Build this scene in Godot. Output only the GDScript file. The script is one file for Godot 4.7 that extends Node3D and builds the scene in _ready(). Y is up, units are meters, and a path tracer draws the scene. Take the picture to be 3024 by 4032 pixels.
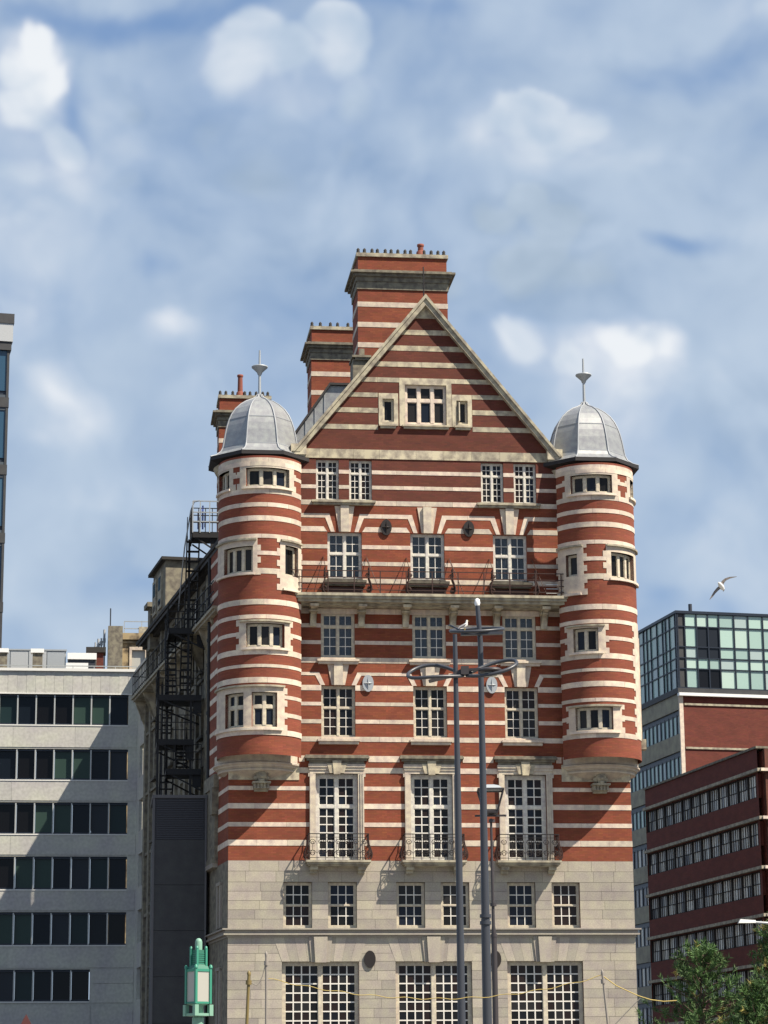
extends Node3D

# ------------------------------------------------------------------ geometry helper
class Shape:
	var v := PackedVector3Array()
	var n := PackedVector3Array()
	func tri(a: Vector3, b: Vector3, c: Vector3) -> void:      # counter-clockwise seen from outside
		var k := (b - a).cross(c - a).normalized()
		v.append(a); v.append(c); v.append(b)
		n.append(k); n.append(k); n.append(k)
	func quad(a: Vector3, b: Vector3, c: Vector3, d: Vector3) -> void:
		tri(a, b, c); tri(a, c, d)
	func quadn(a: Vector3, b: Vector3, c: Vector3, d: Vector3, na: Vector3, nb: Vector3, nc: Vector3, nd: Vector3) -> void:
		v.append(a); v.append(c); v.append(b); n.append(na); n.append(nc); n.append(nb)
		v.append(a); v.append(d); v.append(c); n.append(na); n.append(nd); n.append(nc)
	func box(p: Vector3, q: Vector3) -> void:
		hexa([Vector3(p.x, p.y, q.z), Vector3(q.x, p.y, q.z), Vector3(q.x, q.y, q.z), Vector3(p.x, q.y, q.z),
			Vector3(p.x, p.y, p.z), Vector3(q.x, p.y, p.z), Vector3(q.x, q.y, p.z), Vector3(p.x, q.y, p.z)])
	func hexa(c: Array) -> void:                                # 0-3 front face ccw, 4-7 the same corners at the back
		quad(c[0], c[1], c[2], c[3]); quad(c[5], c[4], c[7], c[6])
		quad(c[4], c[0], c[3], c[7]); quad(c[1], c[5], c[6], c[2])
		quad(c[3], c[2], c[6], c[7]); quad(c[4], c[5], c[1], c[0])
	func bar(p: Vector3, q: Vector3, w: float, h: float) -> void:  # square beam between two points
		var d := (q - p).normalized()
		var s := d.cross(Vector3.UP)
		if s.length() < 0.01: s = Vector3.RIGHT
		s = s.normalized() * w * 0.5
		var u := s.cross(d).normalized() * h * 0.5
		hexa([p - s - u, p + s - u, p + s + u, p - s + u, q - s - u, q + s - u, q + s + u, q - s + u])
	func prism(poly: Array, z0: float, z1: float) -> void:       # polygon (ccw) in XY pushed from z0 to z1
		var pk := PackedVector2Array(poly)
		var area := 0.0
		for i in pk.size(): area += pk[i].cross(pk[(i + 1) % pk.size()])
		if area < 0.0: pk.reverse()
		var t := Geometry2D.triangulate_polygon(pk)
		for i in range(0, t.size(), 3):
			var a: Vector2 = pk[t[i]]
			var b: Vector2 = pk[t[i + 1]]
			var c: Vector2 = pk[t[i + 2]]
			if (b - a).cross(c - a) < 0:
				var x := b; b = c; c = x
			tri(Vector3(a.x, a.y, z1), Vector3(b.x, b.y, z1), Vector3(c.x, c.y, z1))
			tri(Vector3(a.x, a.y, z0), Vector3(c.x, c.y, z0), Vector3(b.x, b.y, z0))
		for i in pk.size():
			var a := pk[i]
			var b := pk[(i + 1) % pk.size()]
			quad(Vector3(a.x, a.y, z0), Vector3(b.x, b.y, z0), Vector3(b.x, b.y, z1), Vector3(a.x, a.y, z1))
	func tube(pts: Array, rad, sides := 6, closed := false) -> void:
		var m := pts.size()
		var rings := []
		var up := Vector3.UP
		for i in m:
			var a: Vector3 = pts[(i - 1 + m) % m] if closed or i > 0 else pts[i]
			var b: Vector3 = pts[(i + 1) % m] if closed or i < m - 1 else pts[i]
			var d := (b - a).normalized()
			if i == 0:
				up = Vector3.UP if absf(d.y) < 0.9 else Vector3.RIGHT
			var s := d.cross(up).normalized()
			up = s.cross(d).normalized()
			var r: float = rad[i] if rad is Array else rad
			var ring := []
			for k in sides:
				var t := TAU * k / sides
				var o := s * cos(t) + up * sin(t)
				ring.append([(pts[i] as Vector3) + o * r, o])
			rings.append(ring)
		for i in (m if closed else m - 1):
			var p: Array = rings[i]
			var q: Array = rings[(i + 1) % m]
			for k in sides:
				var l := (k + 1) % sides
				quadn(p[l][0], p[k][0], q[k][0], q[l][0], p[l][1], p[k][1], q[k][1], q[l][1])
		if not closed:
			for e in [0, m - 1]:
				for k in range(1, sides - 1):
					if e == 0: tri(rings[0][0][0], rings[0][k][0], rings[0][k + 1][0])
					else: tri(rings[e][0][0], rings[e][k + 1][0], rings[e][k][0])
	func lathe(prof: Array, c: Vector3, seg := 24, smooth := true, a0 := 0.0, a1 := TAU, off := 0.0) -> void:
		# profile of Vector2(radius, y) from bottom to top
		var m := prof.size()
		var nn := []
		for i in m:
			var a: Vector2 = prof[maxi(i - 1, 0)]
			var b: Vector2 = prof[mini(i + 1, m - 1)]
			var d := (b - a).normalized()
			nn.append(Vector2(d.y, -d.x))
		for k in seg:
			var t0 := a0 + off + (a1 - a0) * k / seg
			var t1 := a0 + off + (a1 - a0) * (k + 1) / seg
			var e0 := Vector3(sin(t0), 0, cos(t0))
			var e1 := Vector3(sin(t1), 0, cos(t1))
			for i in m - 1:
				var p: Vector2 = prof[i]
				var q: Vector2 = prof[i + 1]
				var A := c + e0 * p.x + Vector3(0, p.y, 0)
				var B := c + e1 * p.x + Vector3(0, p.y, 0)
				var C := c + e1 * q.x + Vector3(0, q.y, 0)
				var D := c + e0 * q.x + Vector3(0, q.y, 0)
				if smooth:
					var u: Vector2 = nn[i]
					var w: Vector2 = nn[i + 1]
					quadn(A, B, C, D, e0 * u.x + Vector3(0, u.y, 0), e1 * u.x + Vector3(0, u.y, 0), e1 * w.x + Vector3(0, w.y, 0), e0 * w.x + Vector3(0, w.y, 0))
				elif p.x < 0.001: tri(A, C, D)
				elif q.x < 0.001: tri(A, B, D)
				else: quad(A, B, C, D)
	func mesh() -> ArrayMesh:
		var arr := []
		arr.resize(Mesh.ARRAY_MAX)
		arr[Mesh.ARRAY_VERTEX] = v
		arr[Mesh.ARRAY_NORMAL] = n
		var am := ArrayMesh.new()
		if v.size() > 0:
			am.add_surface_from_arrays(Mesh.PRIMITIVE_TRIANGLES, arr)
		return am

var rng := RandomNumberGenerator.new()
var M := {}
var taken := {}
var pane_cache := {}

func numbered(parent: Node, called: String) -> String:
	var key := str(parent.get_instance_id()) + called
	var k: int = taken.get(key, 0)
	taken[key] = k + 1
	return called if k == 0 else called + "_%03d" % k

func put(o: Node3D, called: String, parent: Node = self):
	o.name = numbered(parent, called)
	parent.add_child(o, true)
	return o

func obj(called: String, s: Shape, mat: Material, parent: Node = self):
	var o := MeshInstance3D.new()
	o.mesh = s.mesh()
	o.material_override = mat
	return put(o, called, parent)

func inst(called: String, mesh: Mesh, mat: Material, parent: Node, at: Vector3):
	var o := MeshInstance3D.new()
	o.mesh = mesh
	o.material_override = mat
	o.position = at
	return put(o, called, parent)

func tag(o, label: String, category: String, group := ""):
	o.set_meta("label", label); o.set_meta("category", category)
	if group: o.set_meta("group", group)
	return o

func thing(called: String, label: String, category: String, at := Vector3.ZERO, turn := 0.0, group := ""):
	var o := Node3D.new()
	put(o, called)
	o.position = at; o.rotation.y = turn
	return tag(o, label, category, group)

# ------------------------------------------------------------------ materials
func lin(r: float, g: float, b: float) -> Color:
	return Color(r, g, b).linear_to_srgb()

func mat(c: Color, rough := 0.8, metal := 0.0) -> StandardMaterial3D:
	var m := StandardMaterial3D.new()
	m.albedo_color = c; m.roughness = rough; m.metallic = metal
	return m

func textured(tex: Texture2D, c: Color, size_m: float, rough := 0.85, bump: Texture2D = null, bs := 0.5) -> StandardMaterial3D:
	var m := mat(c, rough)
	m.albedo_texture = tex
	m.uv1_triplanar = true; m.uv1_world_triplanar = true
	m.uv1_scale = Vector3.ONE / size_m
	if bump:
		m.normal_enabled = true; m.normal_texture = bump; m.normal_scale = bs
	return m

func brick_image(px: int, course: int, long: int, spread: float, joint: float, seed_: int) -> Image:
	# brick courses with tone differing brick by brick and in broad patches
	var r := RandomNumberGenerator.new(); r.seed = seed_
	var im := Image.create(px, px, false, Image.FORMAT_RGB8)
	var no := FastNoiseLite.new(); no.seed = seed_; no.frequency = 0.006
	im.fill(Color(joint, joint * 0.92, joint * 0.86))
	for j in px / course:
		var x := -(long / 2) * (j % 2)
		while x < px:
			var k := 0.86 + r.randf_range(-spread, spread) + 0.14 * no.get_noise_2d(x, j * course * 2.0)
			var c := Color(k, k * r.randf_range(0.93, 1.04), k * r.randf_range(0.93, 1.05))
			im.fill_rect(Rect2i(x, j * course, long - 1, course - 1), c)
			x += long
	return im

func stone_image(px: int, seed_: int, contrast: float, streak: float) -> Image:
	var a := FastNoiseLite.new(); a.seed = seed_; a.frequency = 0.012; a.fractal_octaves = 4
	var b := FastNoiseLite.new(); b.seed = seed_ + 7; b.frequency = 0.11; b.fractal_octaves = 2
	var A := a.get_seamless_image(px, px, false, false, 0.15)
	var B := b.get_seamless_image(px, px, false, false, 0.1)
	var im := Image.create(px, px, false, Image.FORMAT_RGB8)
	for y in px:
		for x in px:
			var u: float = A.get_pixel(x, y).r - 0.5
			var w: float = B.get_pixel(x, y).r - 0.5
			var st: float = A.get_pixel(x, (y / 6) % px).r - 0.5
			var k := clampf(0.88 + contrast * u + 0.12 * w + streak * st, 0.25, 1.0)
			im.set_pixel(x, y, Color(k, k * (0.995 + 0.03 * u), k * (0.99 - 0.05 * u)))
	return im

func make_materials() -> void:
	var bi := brick_image(1024, 8, 26, 0.055, 0.78, 11)
	var bt := ImageTexture.create_from_image(bi)
	M.brick = textured(bt, lin(0.262, 0.068, 0.031), 9.6, 0.9)
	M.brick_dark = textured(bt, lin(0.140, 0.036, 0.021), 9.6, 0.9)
	M.brick_turret = textured(bt, lin(0.25, 0.065, 0.033), 9.6, 0.9)
	M.brick_brown = textured(bt, lin(0.17, 0.040, 0.026), 9.6, 0.9)
	M.brick_far = textured(bt, lin(0.15, 0.055, 0.035), 9.6, 0.9)
	var si := ImageTexture.create_from_image(stone_image(512, 3, 0.22, 0.05))
	var si2 := ImageTexture.create_from_image(stone_image(512, 5, 0.45, 0.16))
	M.stone = []
	for c in [[0.77, 0.655, 0.55], [0.68, 0.585, 0.485], [0.80, 0.69, 0.585], [0.62, 0.55, 0.46], [0.76, 0.63, 0.53]]:
		M.stone.append(textured(si, lin(c[0], c[1], c[2]), 2.7, 0.85))
	M.stone_grey = []
	for c in [[0.50, 0.45, 0.34], [0.42, 0.385, 0.30], [0.55, 0.495, 0.38]]:
		M.stone_grey.append(textured(si2, lin(c[0], c[1], c[2]), 3.1, 0.88))
	var fine_grain := ImageTexture.create_from_image(stone_image(256, 15, 0.09, 0.04))
	M.ashlar = []
	for c in [[0.43, 0.385, 0.32], [0.385, 0.35, 0.295], [0.475, 0.425, 0.35], [0.36, 0.325, 0.275], [0.45, 0.405, 0.325], [0.41, 0.375, 0.305]]:
		M.ashlar.append(textured(fine_grain, lin(c[0] * 1.06, c[1] * 1.08, c[2] * 1.12), 2.3, 0.9))
	M.mortar = textured(si, lin(0.22, 0.20, 0.17), 2.0, 0.95)
	M.grime = textured(si2, lin(0.23, 0.21, 0.165), 2.4, 0.9)
	M.dirty = textured(si2, lin(0.12, 0.11, 0.09), 2.4, 0.9)
	M.lead = textured(si, lin(0.34, 0.36, 0.385), 2.6, 0.42)
	M.lead.metallic = 0.25
	M.lead_seam = mat(lin(0.26, 0.28, 0.31), 0.55, 0.2)
	M.slate = textured(si2, lin(0.09, 0.09, 0.095), 3.0, 0.8)
	M.eave = mat(lin(0.016, 0.014, 0.016), 0.7)
	M.cream = textured(si, lin(0.66, 0.60, 0.48), 1.7, 0.6)
	M.white = textured(si, lin(0.74, 0.72, 0.66), 1.7, 0.55)
	M.bars = mat(lin(0.68, 0.66, 0.61), 0.6)
	M.glass = []
	for c in [[0.010, 0.011, 0.014], [0.020, 0.013, 0.012], [0.012, 0.016, 0.026], [0.022, 0.021, 0.021], [0.010, 0.010, 0.010]]:
		var g := mat(lin(c[0], c[1], c[2]), 0.05)
		g.metallic_specular = 0.3
		M.glass.append(g)
	M.clear = mat(Color(0.10, 0.13, 0.16, 0.42), 0.03)
	M.clear.transparency = BaseMaterial3D.TRANSPARENCY_ALPHA
	M.net = mat(lin(0.26, 0.28, 0.30), 0.95)
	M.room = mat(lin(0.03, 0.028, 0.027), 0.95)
	M.iron = mat(lin(0.018, 0.014, 0.014), 0.55, 0.3)
	M.iron_red = mat(lin(0.035, 0.014, 0.011), 0.6, 0.2)
	M.escape = mat(lin(0.010, 0.010, 0.012), 0.6, 0.2)
	M.silver = mat(lin(0.33, 0.36, 0.39), 0.5, 0.2)
	M.terracotta = mat(lin(0.20, 0.055, 0.035), 0.8)
	M.soot = mat(lin(0.03, 0.028, 0.027), 0.9)
	M.clad = textured(si, lin(0.040, 0.043, 0.050), 5.0, 0.6)
	M.clad_dark = mat(lin(0.026, 0.028, 0.040), 0.5)
	M.clad_trim = mat(lin(0.085, 0.085, 0.095), 0.5)
	var smooth := ImageTexture.create_from_image(stone_image(256, 9, 0.08, 0.03))
	M.panel = []
	for c in [[0.60, 0.60, 0.565], [0.57, 0.575, 0.545], [0.62, 0.62, 0.585]]:
		M.panel.append(textured(smooth, lin(c[0], c[1], c[2]), 7.0, 0.5))
	M.panel_trim = mat(lin(0.68, 0.68, 0.66), 0.5)
	M.aluminium = mat(lin(0.42, 0.44, 0.44), 0.4, 0.3)
	M.tint = []
	for c in [[0.006, 0.009, 0.014], [0.030, 0.055, 0.046], [0.014, 0.028, 0.030], [0.005, 0.005, 0.006], [0.020, 0.024, 0.032]]:
		var tm := mat(lin(c[0], c[1], c[2]), 0.06)
		tm.metallic_specular = 0.3
		M.tint.append(tm)
	M.blue_glass = []
	for c in [[0.03, 0.075, 0.13], [0.045, 0.10, 0.16], [0.022, 0.055, 0.10]]: M.blue_glass.append(mat(lin(c[0], c[1], c[2]), 0.08))
	M.slate_band = mat(lin(0.05, 0.066, 0.085), 0.5)
	M.teal = []
	for c in [[0.33, 0.47, 0.43], [0.38, 0.53, 0.48], [0.29, 0.41, 0.39], [0.42, 0.55, 0.50], [0.35, 0.44, 0.44]]:
		M.teal.append(mat(lin(c[0], c[1], c[2]), 0.12))
	M.navy = mat(lin(0.018, 0.026, 0.042), 0.4, 0.3)
	M.beige = textured(si, lin(0.37, 0.35, 0.27), 7.0, 0.8)
	M.blind = []
	for c in [[0.62, 0.61, 0.53], [0.42, 0.42, 0.39], [0.70, 0.68, 0.60], [0.16, 0.165, 0.175], [0.52, 0.50, 0.46], [0.34, 0.34, 0.325]]:
		M.blind.append(mat(lin(c[0], c[1], c[2]), 0.3))
	M.steel_pale = mat(lin(0.40, 0.42, 0.44), 0.5, 0.2)
	M.pole = mat(lin(0.036, 0.041, 0.054), 0.42)
	M.pole_dark = mat(lin(0.035, 0.03, 0.034), 0.5)
	M.copper = mat(lin(0.03, 0.21, 0.145), 0.5)
	M.copper_pale = mat(lin(0.17, 0.33, 0.255), 0.6)
	M.lantern = mat(lin(0.36, 0.36, 0.33), 0.35)
	M.brass = mat(lin(0.16, 0.12, 0.04), 0.6)
	M.pole_grey = mat(lin(0.22, 0.20, 0.18), 0.6)
	M.rope = mat(lin(0.40, 0.31, 0.10), 0.8)
	M.feather = mat(lin(0.72, 0.72, 0.70), 0.8)
	M.feather_grey = mat(lin(0.22, 0.22, 0.24), 0.8)
	M.wing = mat(lin(0.17, 0.15, 0.14), 0.8)
	M.beak = mat(lin(0.55, 0.38, 0.06), 0.6)
	M.bark = textured(si2, lin(0.10, 0.075, 0.055), 0.8, 0.95)
	M.asphalt = textured(si2, lin(0.055, 0.055, 0.057), 5.0, 0.95)
	M.paving = textured(si, lin(0.24, 0.23, 0.21), 3.0, 0.9)
	M.sign_red = mat(lin(0.10, 0.03, 0.028), 0.5)
	M.sign_face = mat(lin(0.38, 0.34, 0.31), 0.6)
	M.blue = mat(lin(0.02, 0.05, 0.32), 0.6)
	M.led = mat(lin(0.75, 0.76, 0.76), 0.35)
	M.copper_dark = mat(lin(0.02, 0.13, 0.09), 0.6)
	var needles := mat(Color.WHITE, 0.75)
	needles.vertex_color_use_as_albedo = true
	needles.cull_mode = BaseMaterial3D.CULL_DISABLED
	needles.backlight_enabled = true; needles.backlight = Color(0.25, 0.3, 0.12)
	M.needles = needles

# ------------------------------------------------------------------ mapped walls: a map is {} (flat), {o, d, n} (a flat wall elsewhere) or {c, R} (round)
func mp(m: Dictionary, s: float, y: float, z: float) -> Vector3:
	if m.has("R"):
		var a: float = s / m.R
		return Vector3(m.c.x + (m.R + z) * sin(a), y, m.c.y + (m.R + z) * cos(a))
	if m.has("o"):
		return m.o + m.d * s + Vector3(0, y, 0) + m.n * z
	return Vector3(s, y, z)

func steps(m: Dictionary, s0: float, s1: float) -> int:
	return maxi(1, ceili((s1 - s0) / 0.16)) if m.has("R") else 1

func face(S: Shape, m: Dictionary, s0: float, s1: float, y0: float, y1: float, z: float) -> void:
	var k := steps(m, s0, s1)
	for i in k:
		var a := lerpf(s0, s1, float(i) / k)
		var b := lerpf(s0, s1, float(i + 1) / k)
		var A := mp(m, a, y0, z); var B := mp(m, b, y0, z); var C := mp(m, b, y1, z); var D := mp(m, a, y1, z)
		if m.has("R"):
			var na := Vector3(sin(a / m.R), 0, cos(a / m.R)); var nb := Vector3(sin(b / m.R), 0, cos(b / m.R))
			S.quadn(A, B, C, D, na, nb, nb, na)
		else:
			S.quad(A, B, C, D)

func slab(S: Shape, m: Dictionary, s0: float, s1: float, y0: float, y1: float, z0: float, z1: float) -> void:
	# a block on a mapped wall: front, back, top, bottom and ends
	face(S, m, s0, s1, y0, y1, z1)
	var k := steps(m, s0, s1)
	for i in k:
		var a := lerpf(s0, s1, float(i) / k)
		var b := lerpf(s0, s1, float(i + 1) / k)
		S.quad(mp(m, a, y1, z1), mp(m, b, y1, z1), mp(m, b, y1, z0), mp(m, a, y1, z0))
		S.quad(mp(m, a, y0, z0), mp(m, b, y0, z0), mp(m, b, y0, z1), mp(m, a, y0, z1))
		S.quad(mp(m, b, y0, z0), mp(m, a, y0, z0), mp(m, a, y1, z0), mp(m, b, y1, z0))
	S.quad(mp(m, s0, y0, z0), mp(m, s0, y0, z1), mp(m, s0, y1, z1), mp(m, s0, y1, z0))
	S.quad(mp(m, s1, y0, z1), mp(m, s1, y0, z0), mp(m, s1, y1, z0), mp(m, s1, y1, z1))

func panel(S: Shape, m: Dictionary, s0: float, s1: float, y0: float, y1: float, z: float, ops: Array, rev: float, edge := 0.0) -> void:
	# a wall sheet with openings [a, b, y0, y1]; reveals run back by rev, the outer edge by edge
	var xs := [s0, s1]
	var ys := [y0, y1]
	var use := []
	for o in ops:
		if o[1] > s0 and o[0] < s1 and o[3] > y0 and o[2] < y1:
			use.append(o)
			xs.append(clampf(o[0], s0, s1)); xs.append(clampf(o[1], s0, s1)); ys.append(clampf(o[2], y0, y1)); ys.append(clampf(o[3], y0, y1))
	xs.sort(); ys.sort()
	for j in ys.size() - 1:
		if ys[j + 1] - ys[j] < 1e-4: continue
		var cy: float = (ys[j] + ys[j + 1]) * 0.5
		var run := -1.0
		for i in xs.size() - 1:
			if xs[i + 1] - xs[i] < 1e-4: continue
			var cx: float = (xs[i] + xs[i + 1]) * 0.5
			var hole := false
			for o in use:
				if cx > o[0] and cx < o[1] and cy > o[2] and cy < o[3]: hole = true
			if not hole: face(S, m, xs[i], xs[i + 1], ys[j], ys[j + 1], z)
	for o in use:
		var k := steps(m, o[0], o[1])
		S.quad(mp(m, o[0], o[2], z), mp(m, o[0], o[2], z - rev), mp(m, o[0], o[3], z - rev), mp(m, o[0], o[3], z))
		S.quad(mp(m, o[1], o[2], z - rev), mp(m, o[1], o[2], z), mp(m, o[1], o[3], z), mp(m, o[1], o[3], z - rev))
		for i in k:
			var a := lerpf(o[0], o[1], float(i) / k)
			var b := lerpf(o[0], o[1], float(i + 1) / k)
			S.quad(mp(m, a, o[2], z), mp(m, b, o[2], z), mp(m, b, o[2], z - rev), mp(m, a, o[2], z - rev))
			S.quad(mp(m, a, o[3], z - rev), mp(m, b, o[3], z - rev), mp(m, b, o[3], z), mp(m, a, o[3], z))
	if edge > 0.0:
		var k := steps(m, s0, s1)
		S.quad(mp(m, s0, y0, z - edge), mp(m, s0, y0, z), mp(m, s0, y1, z), mp(m, s0, y1, z - edge))
		S.quad(mp(m, s1, y0, z), mp(m, s1, y0, z - edge), mp(m, s1, y1, z - edge), mp(m, s1, y1, z))
		for i in k:
			var a := lerpf(s0, s1, float(i) / k)
			var b := lerpf(s0, s1, float(i + 1) / k)
			S.quad(mp(m, a, y1, z), mp(m, b, y1, z), mp(m, b, y1, z - edge), mp(m, a, y1, z - edge))
			S.quad(mp(m, a, y0, z - edge), mp(m, b, y0, z - edge), mp(m, b, y0, z), mp(m, a, y0, z))

func cut(x0: float, x1: float, holes: Array) -> Array:
	# what is left of [x0, x1] outside the holes [a, b]
	var segs := [[x0, x1]]
	for h in holes:
		var out := []
		for s in segs:
			if h[1] <= s[0] or h[0] >= s[1]: out.append(s)
			else:
				if h[0] > s[0]: out.append([s[0], h[0]])
				if h[1] < s[1]: out.append([h[1], s[1]])
		segs = out
	return segs

# ------------------------------------------------------------------ windows
# rows: [[share of height, pane rows], ...] from the top; each light has nx panes across; single = a pane per light with bars laid on it
func window(parent: Node, m: Dictionary, s0: float, s1: float, y0: float, y1: float, z: float, lights: int, nx: int, rows: Array, opt := {}):
	var fr: float = opt.get("frame", 0.09)
	var mu: float = opt.get("mullion", 0.08)
	var tr: float = opt.get("transom", 0.07)
	var bw: float = opt.get("bar", 0.028)
	var each: bool = opt.get("each", false)
	var F := Shape.new()
	var G := Shape.new()
	var d := 0.09
	slab(F, m, s0, s1, y0, y0 + fr * 1.1, z - d, z); slab(F, m, s0, s1, y1 - fr, y1, z - d, z)
	slab(F, m, s0, s0 + fr, y0 + fr * 1.1, y1 - fr, z - d, z); slab(F, m, s1 - fr, s1, y0 + fr * 1.1, y1 - fr, z - d, z)
	var wl := (s1 - s0 - 2 * fr - (lights - 1) * mu) / lights
	for i in range(1, lights):
		var a := s0 + fr + i * wl + (i - 1) * mu
		slab(F, m, a, a + mu, y0 + fr * 1.1, y1 - fr, z - d, z + 0.012)
	var o = obj(opt.get("called", "window"), F, opt.get("mat", M.cream), parent)
	var H := y1 - y0 - fr * 2.1 - (rows.size() - 1) * tr
	var top := y1 - fr
	var T := Shape.new()
	for r in rows.size():
		var h: float = H * rows[r][0]
		if r > 0:
			for i in lights:
				var a := s0 + fr + i * (wl + mu)
				slab(T, m, a, a + wl, top, top + tr, z - d, z + 0.005)
		for i in lights:
			var a := s0 + fr + i * (wl + mu)
			var ny: int = rows[r][1]
			var st := 0.03
			# the casement's own stiles
			slab(T, m, a, a + st, top - h, top, z - d + 0.01, z - 0.02); slab(T, m, a + wl - st, a + wl, top - h, top, z - d + 0.01, z - 0.02)
			slab(T, m, a + st, a + wl - st, top - st, top, z - d + 0.01, z - 0.02); slab(T, m, a + st, a + wl - st, top - h, top - h + st, z - d + 0.01, z - 0.02)
			var pw := (wl - 2 * st - (nx - 1) * bw) / nx
			var ph := (h - 2 * st - (ny - 1) * bw) / ny
			for k in range(1, nx):
				slab(G, m, a + st + k * pw + (k - 1) * bw, a + st + k * (pw + bw), top - h + st, top - st, z - d + 0.02, z - 0.035)
			for k in range(1, ny):
				slab(G, m, a + st, a + wl - st, top - st - k * (ph + bw), top - st - k * (ph + bw) + bw, z - d + 0.022, z - 0.038)
			var pick: Array = opt.get("glass", M.glass)
			if each:
				for cx in nx:
					for cy in ny:
						var pa := a + st + cx * (pw + bw)
						var pb := top - st - cy * (ph + bw) - ph
						var key := "%.3f %.3f" % [pw, ph]
						if not pane_cache.has(key):
							var P := Shape.new()
							P.box(Vector3(0, 0, -0.006), Vector3(pw, ph, 0))
							pane_cache[key] = P.mesh()
						var q = inst("pane", pane_cache[key], pick[rng.randi() % pick.size()], o, Vector3(pa, pb, z - d + 0.03))
						q.rotation = Vector3(rng.randf_range(-0.012, 0.012), rng.randf_range(-0.012, 0.012), 0)
			else:
				var P := Shape.new()
				slab(P, m, a + st, a + wl - st, top - h + st, top - st, z - d + 0.02, z - d + 0.028)
				obj("pane", P, pick[rng.randi() % pick.size()], o)
		top -= h + tr
	obj("sash", T, opt.get("mat", M.cream), o)
	if G.v.size() > 0: obj("glazing_bars", G, M.bars, o)
	if opt.has("sill"):
		var sl: Array = opt.sill                                  # [overhang, height, projection]
		var S := Shape.new()
		slab(S, m, s0 - sl[0], s1 + sl[0], y0 - sl[1], y0 - sl[1] * 0.45, -0.05, sl[2])
		slab(S, m, s0 - sl[0] + 0.05, s1 + sl[0] - 0.05, y0 - sl[1] * 1.7, y0 - sl[1], -0.05, sl[2] * 0.7)
		slab(S, m, s0 - 0.02, s1 + 0.02, y0 - sl[1] * 0.45, y0, z - 0.05, sl[2] * 0.5)
		obj("sill", S, opt.get("sillmat", M.stone[1]), o)
	return o

func curtain(parent: Node, s0: float, s1: float, y0: float, y1: float, z: float) -> void:
	var S := Shape.new()
	var k := 26
	for i in k:
		var a := lerpf(s0, s1, float(i) / k); var b := lerpf(s0, s1, float(i + 1) / k)
		var za := z + 0.035 * sin(i * 2.1) + 0.02 * sin(i * 0.7); var zb := z + 0.035 * sin((i + 1) * 2.1) + 0.02 * sin((i + 1) * 0.7)
		S.quad(Vector3(a, y0, za), Vector3(b, y0, zb), Vector3(b, y1, zb), Vector3(a, y1, za))
		S.quad(Vector3(b, y0, zb - 0.01), Vector3(a, y0, za - 0.01), Vector3(a, y1, za - 0.01), Vector3(b, y1, zb - 0.01))
	obj("curtain", S, M.net, parent)


const CAM := Basis(Vector3(0.999957, -0.008987, -0.002191), Vector3(0.009250, 0.971502, 0.236852), Vector3(0.0, -0.236862, 0.971543))
const SUN_ENERGY := 1.6
const SKY_ENERGY := 0.54
const EXPOSURE := 1.9

# ------------------------------------------------------------------ the striped building (metres from the middle of its front at street level)
const FRONT_AT := Vector3(1.984, 0, -110)
const FRONT_TURN := 6.7
const BANDS := [[13.25, 13.50], [14.08, 14.27], [14.87, 15.10], [15.68, 15.86], [16.45, 16.69], [16.95, 17.22], [17.85, 18.07], [18.66, 18.84], [19.46, 19.62],
	[20.14, 20.38], [20.82, 20.96], [21.39, 21.63], [22.23, 22.40], [22.99, 23.17], [23.62, 23.86], [25.00, 25.25], [25.85, 26.03], [26.62, 26.80], [27.41, 27.64],
	[28.05, 28.24], [28.65, 28.87], [29.41, 29.58], [30.12, 30.30]]
const ROW_A := [-4.57, -3.06, 3.0, 4.52]
const ROW_B := [-3.80, -0.03, 3.76]
const ROW_C := [-4.13, -0.01, 4.10]
const ROW_D := [-4.12, 0.0, 4.13]
const ROW_E := [-4.21, 0.01, 4.22]
const ROW_F := [-5.94, -3.98, -0.98, 0.99, 3.93, 5.92]
const ROW_G := [-4.95, 0.0, 4.92]

func openings() -> Array:
	var o := []
	for x in ROW_A: o.append([x - 0.52, x + 0.52, 28.87, 30.78])
	for x in ROW_B: o.append([x - 0.78, x + 0.78, 25.22, 27.39])
	for x in ROW_C: o.append([x - 0.76, x + 0.76, 21.61, 23.68])
	for x in ROW_D: o.append([x - 0.76, x + 0.76, 18.03, 20.37])
	for x in ROW_E: o.append([x - 0.94, x + 0.94, 12.58, 16.43])
	for x in ROW_F: o.append([x - 0.63, x + 0.63, 9.68, 11.67])
	for x in ROW_G: o.append([x - 1.68, x + 1.68, 4.0, 8.25])
	return o

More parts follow.
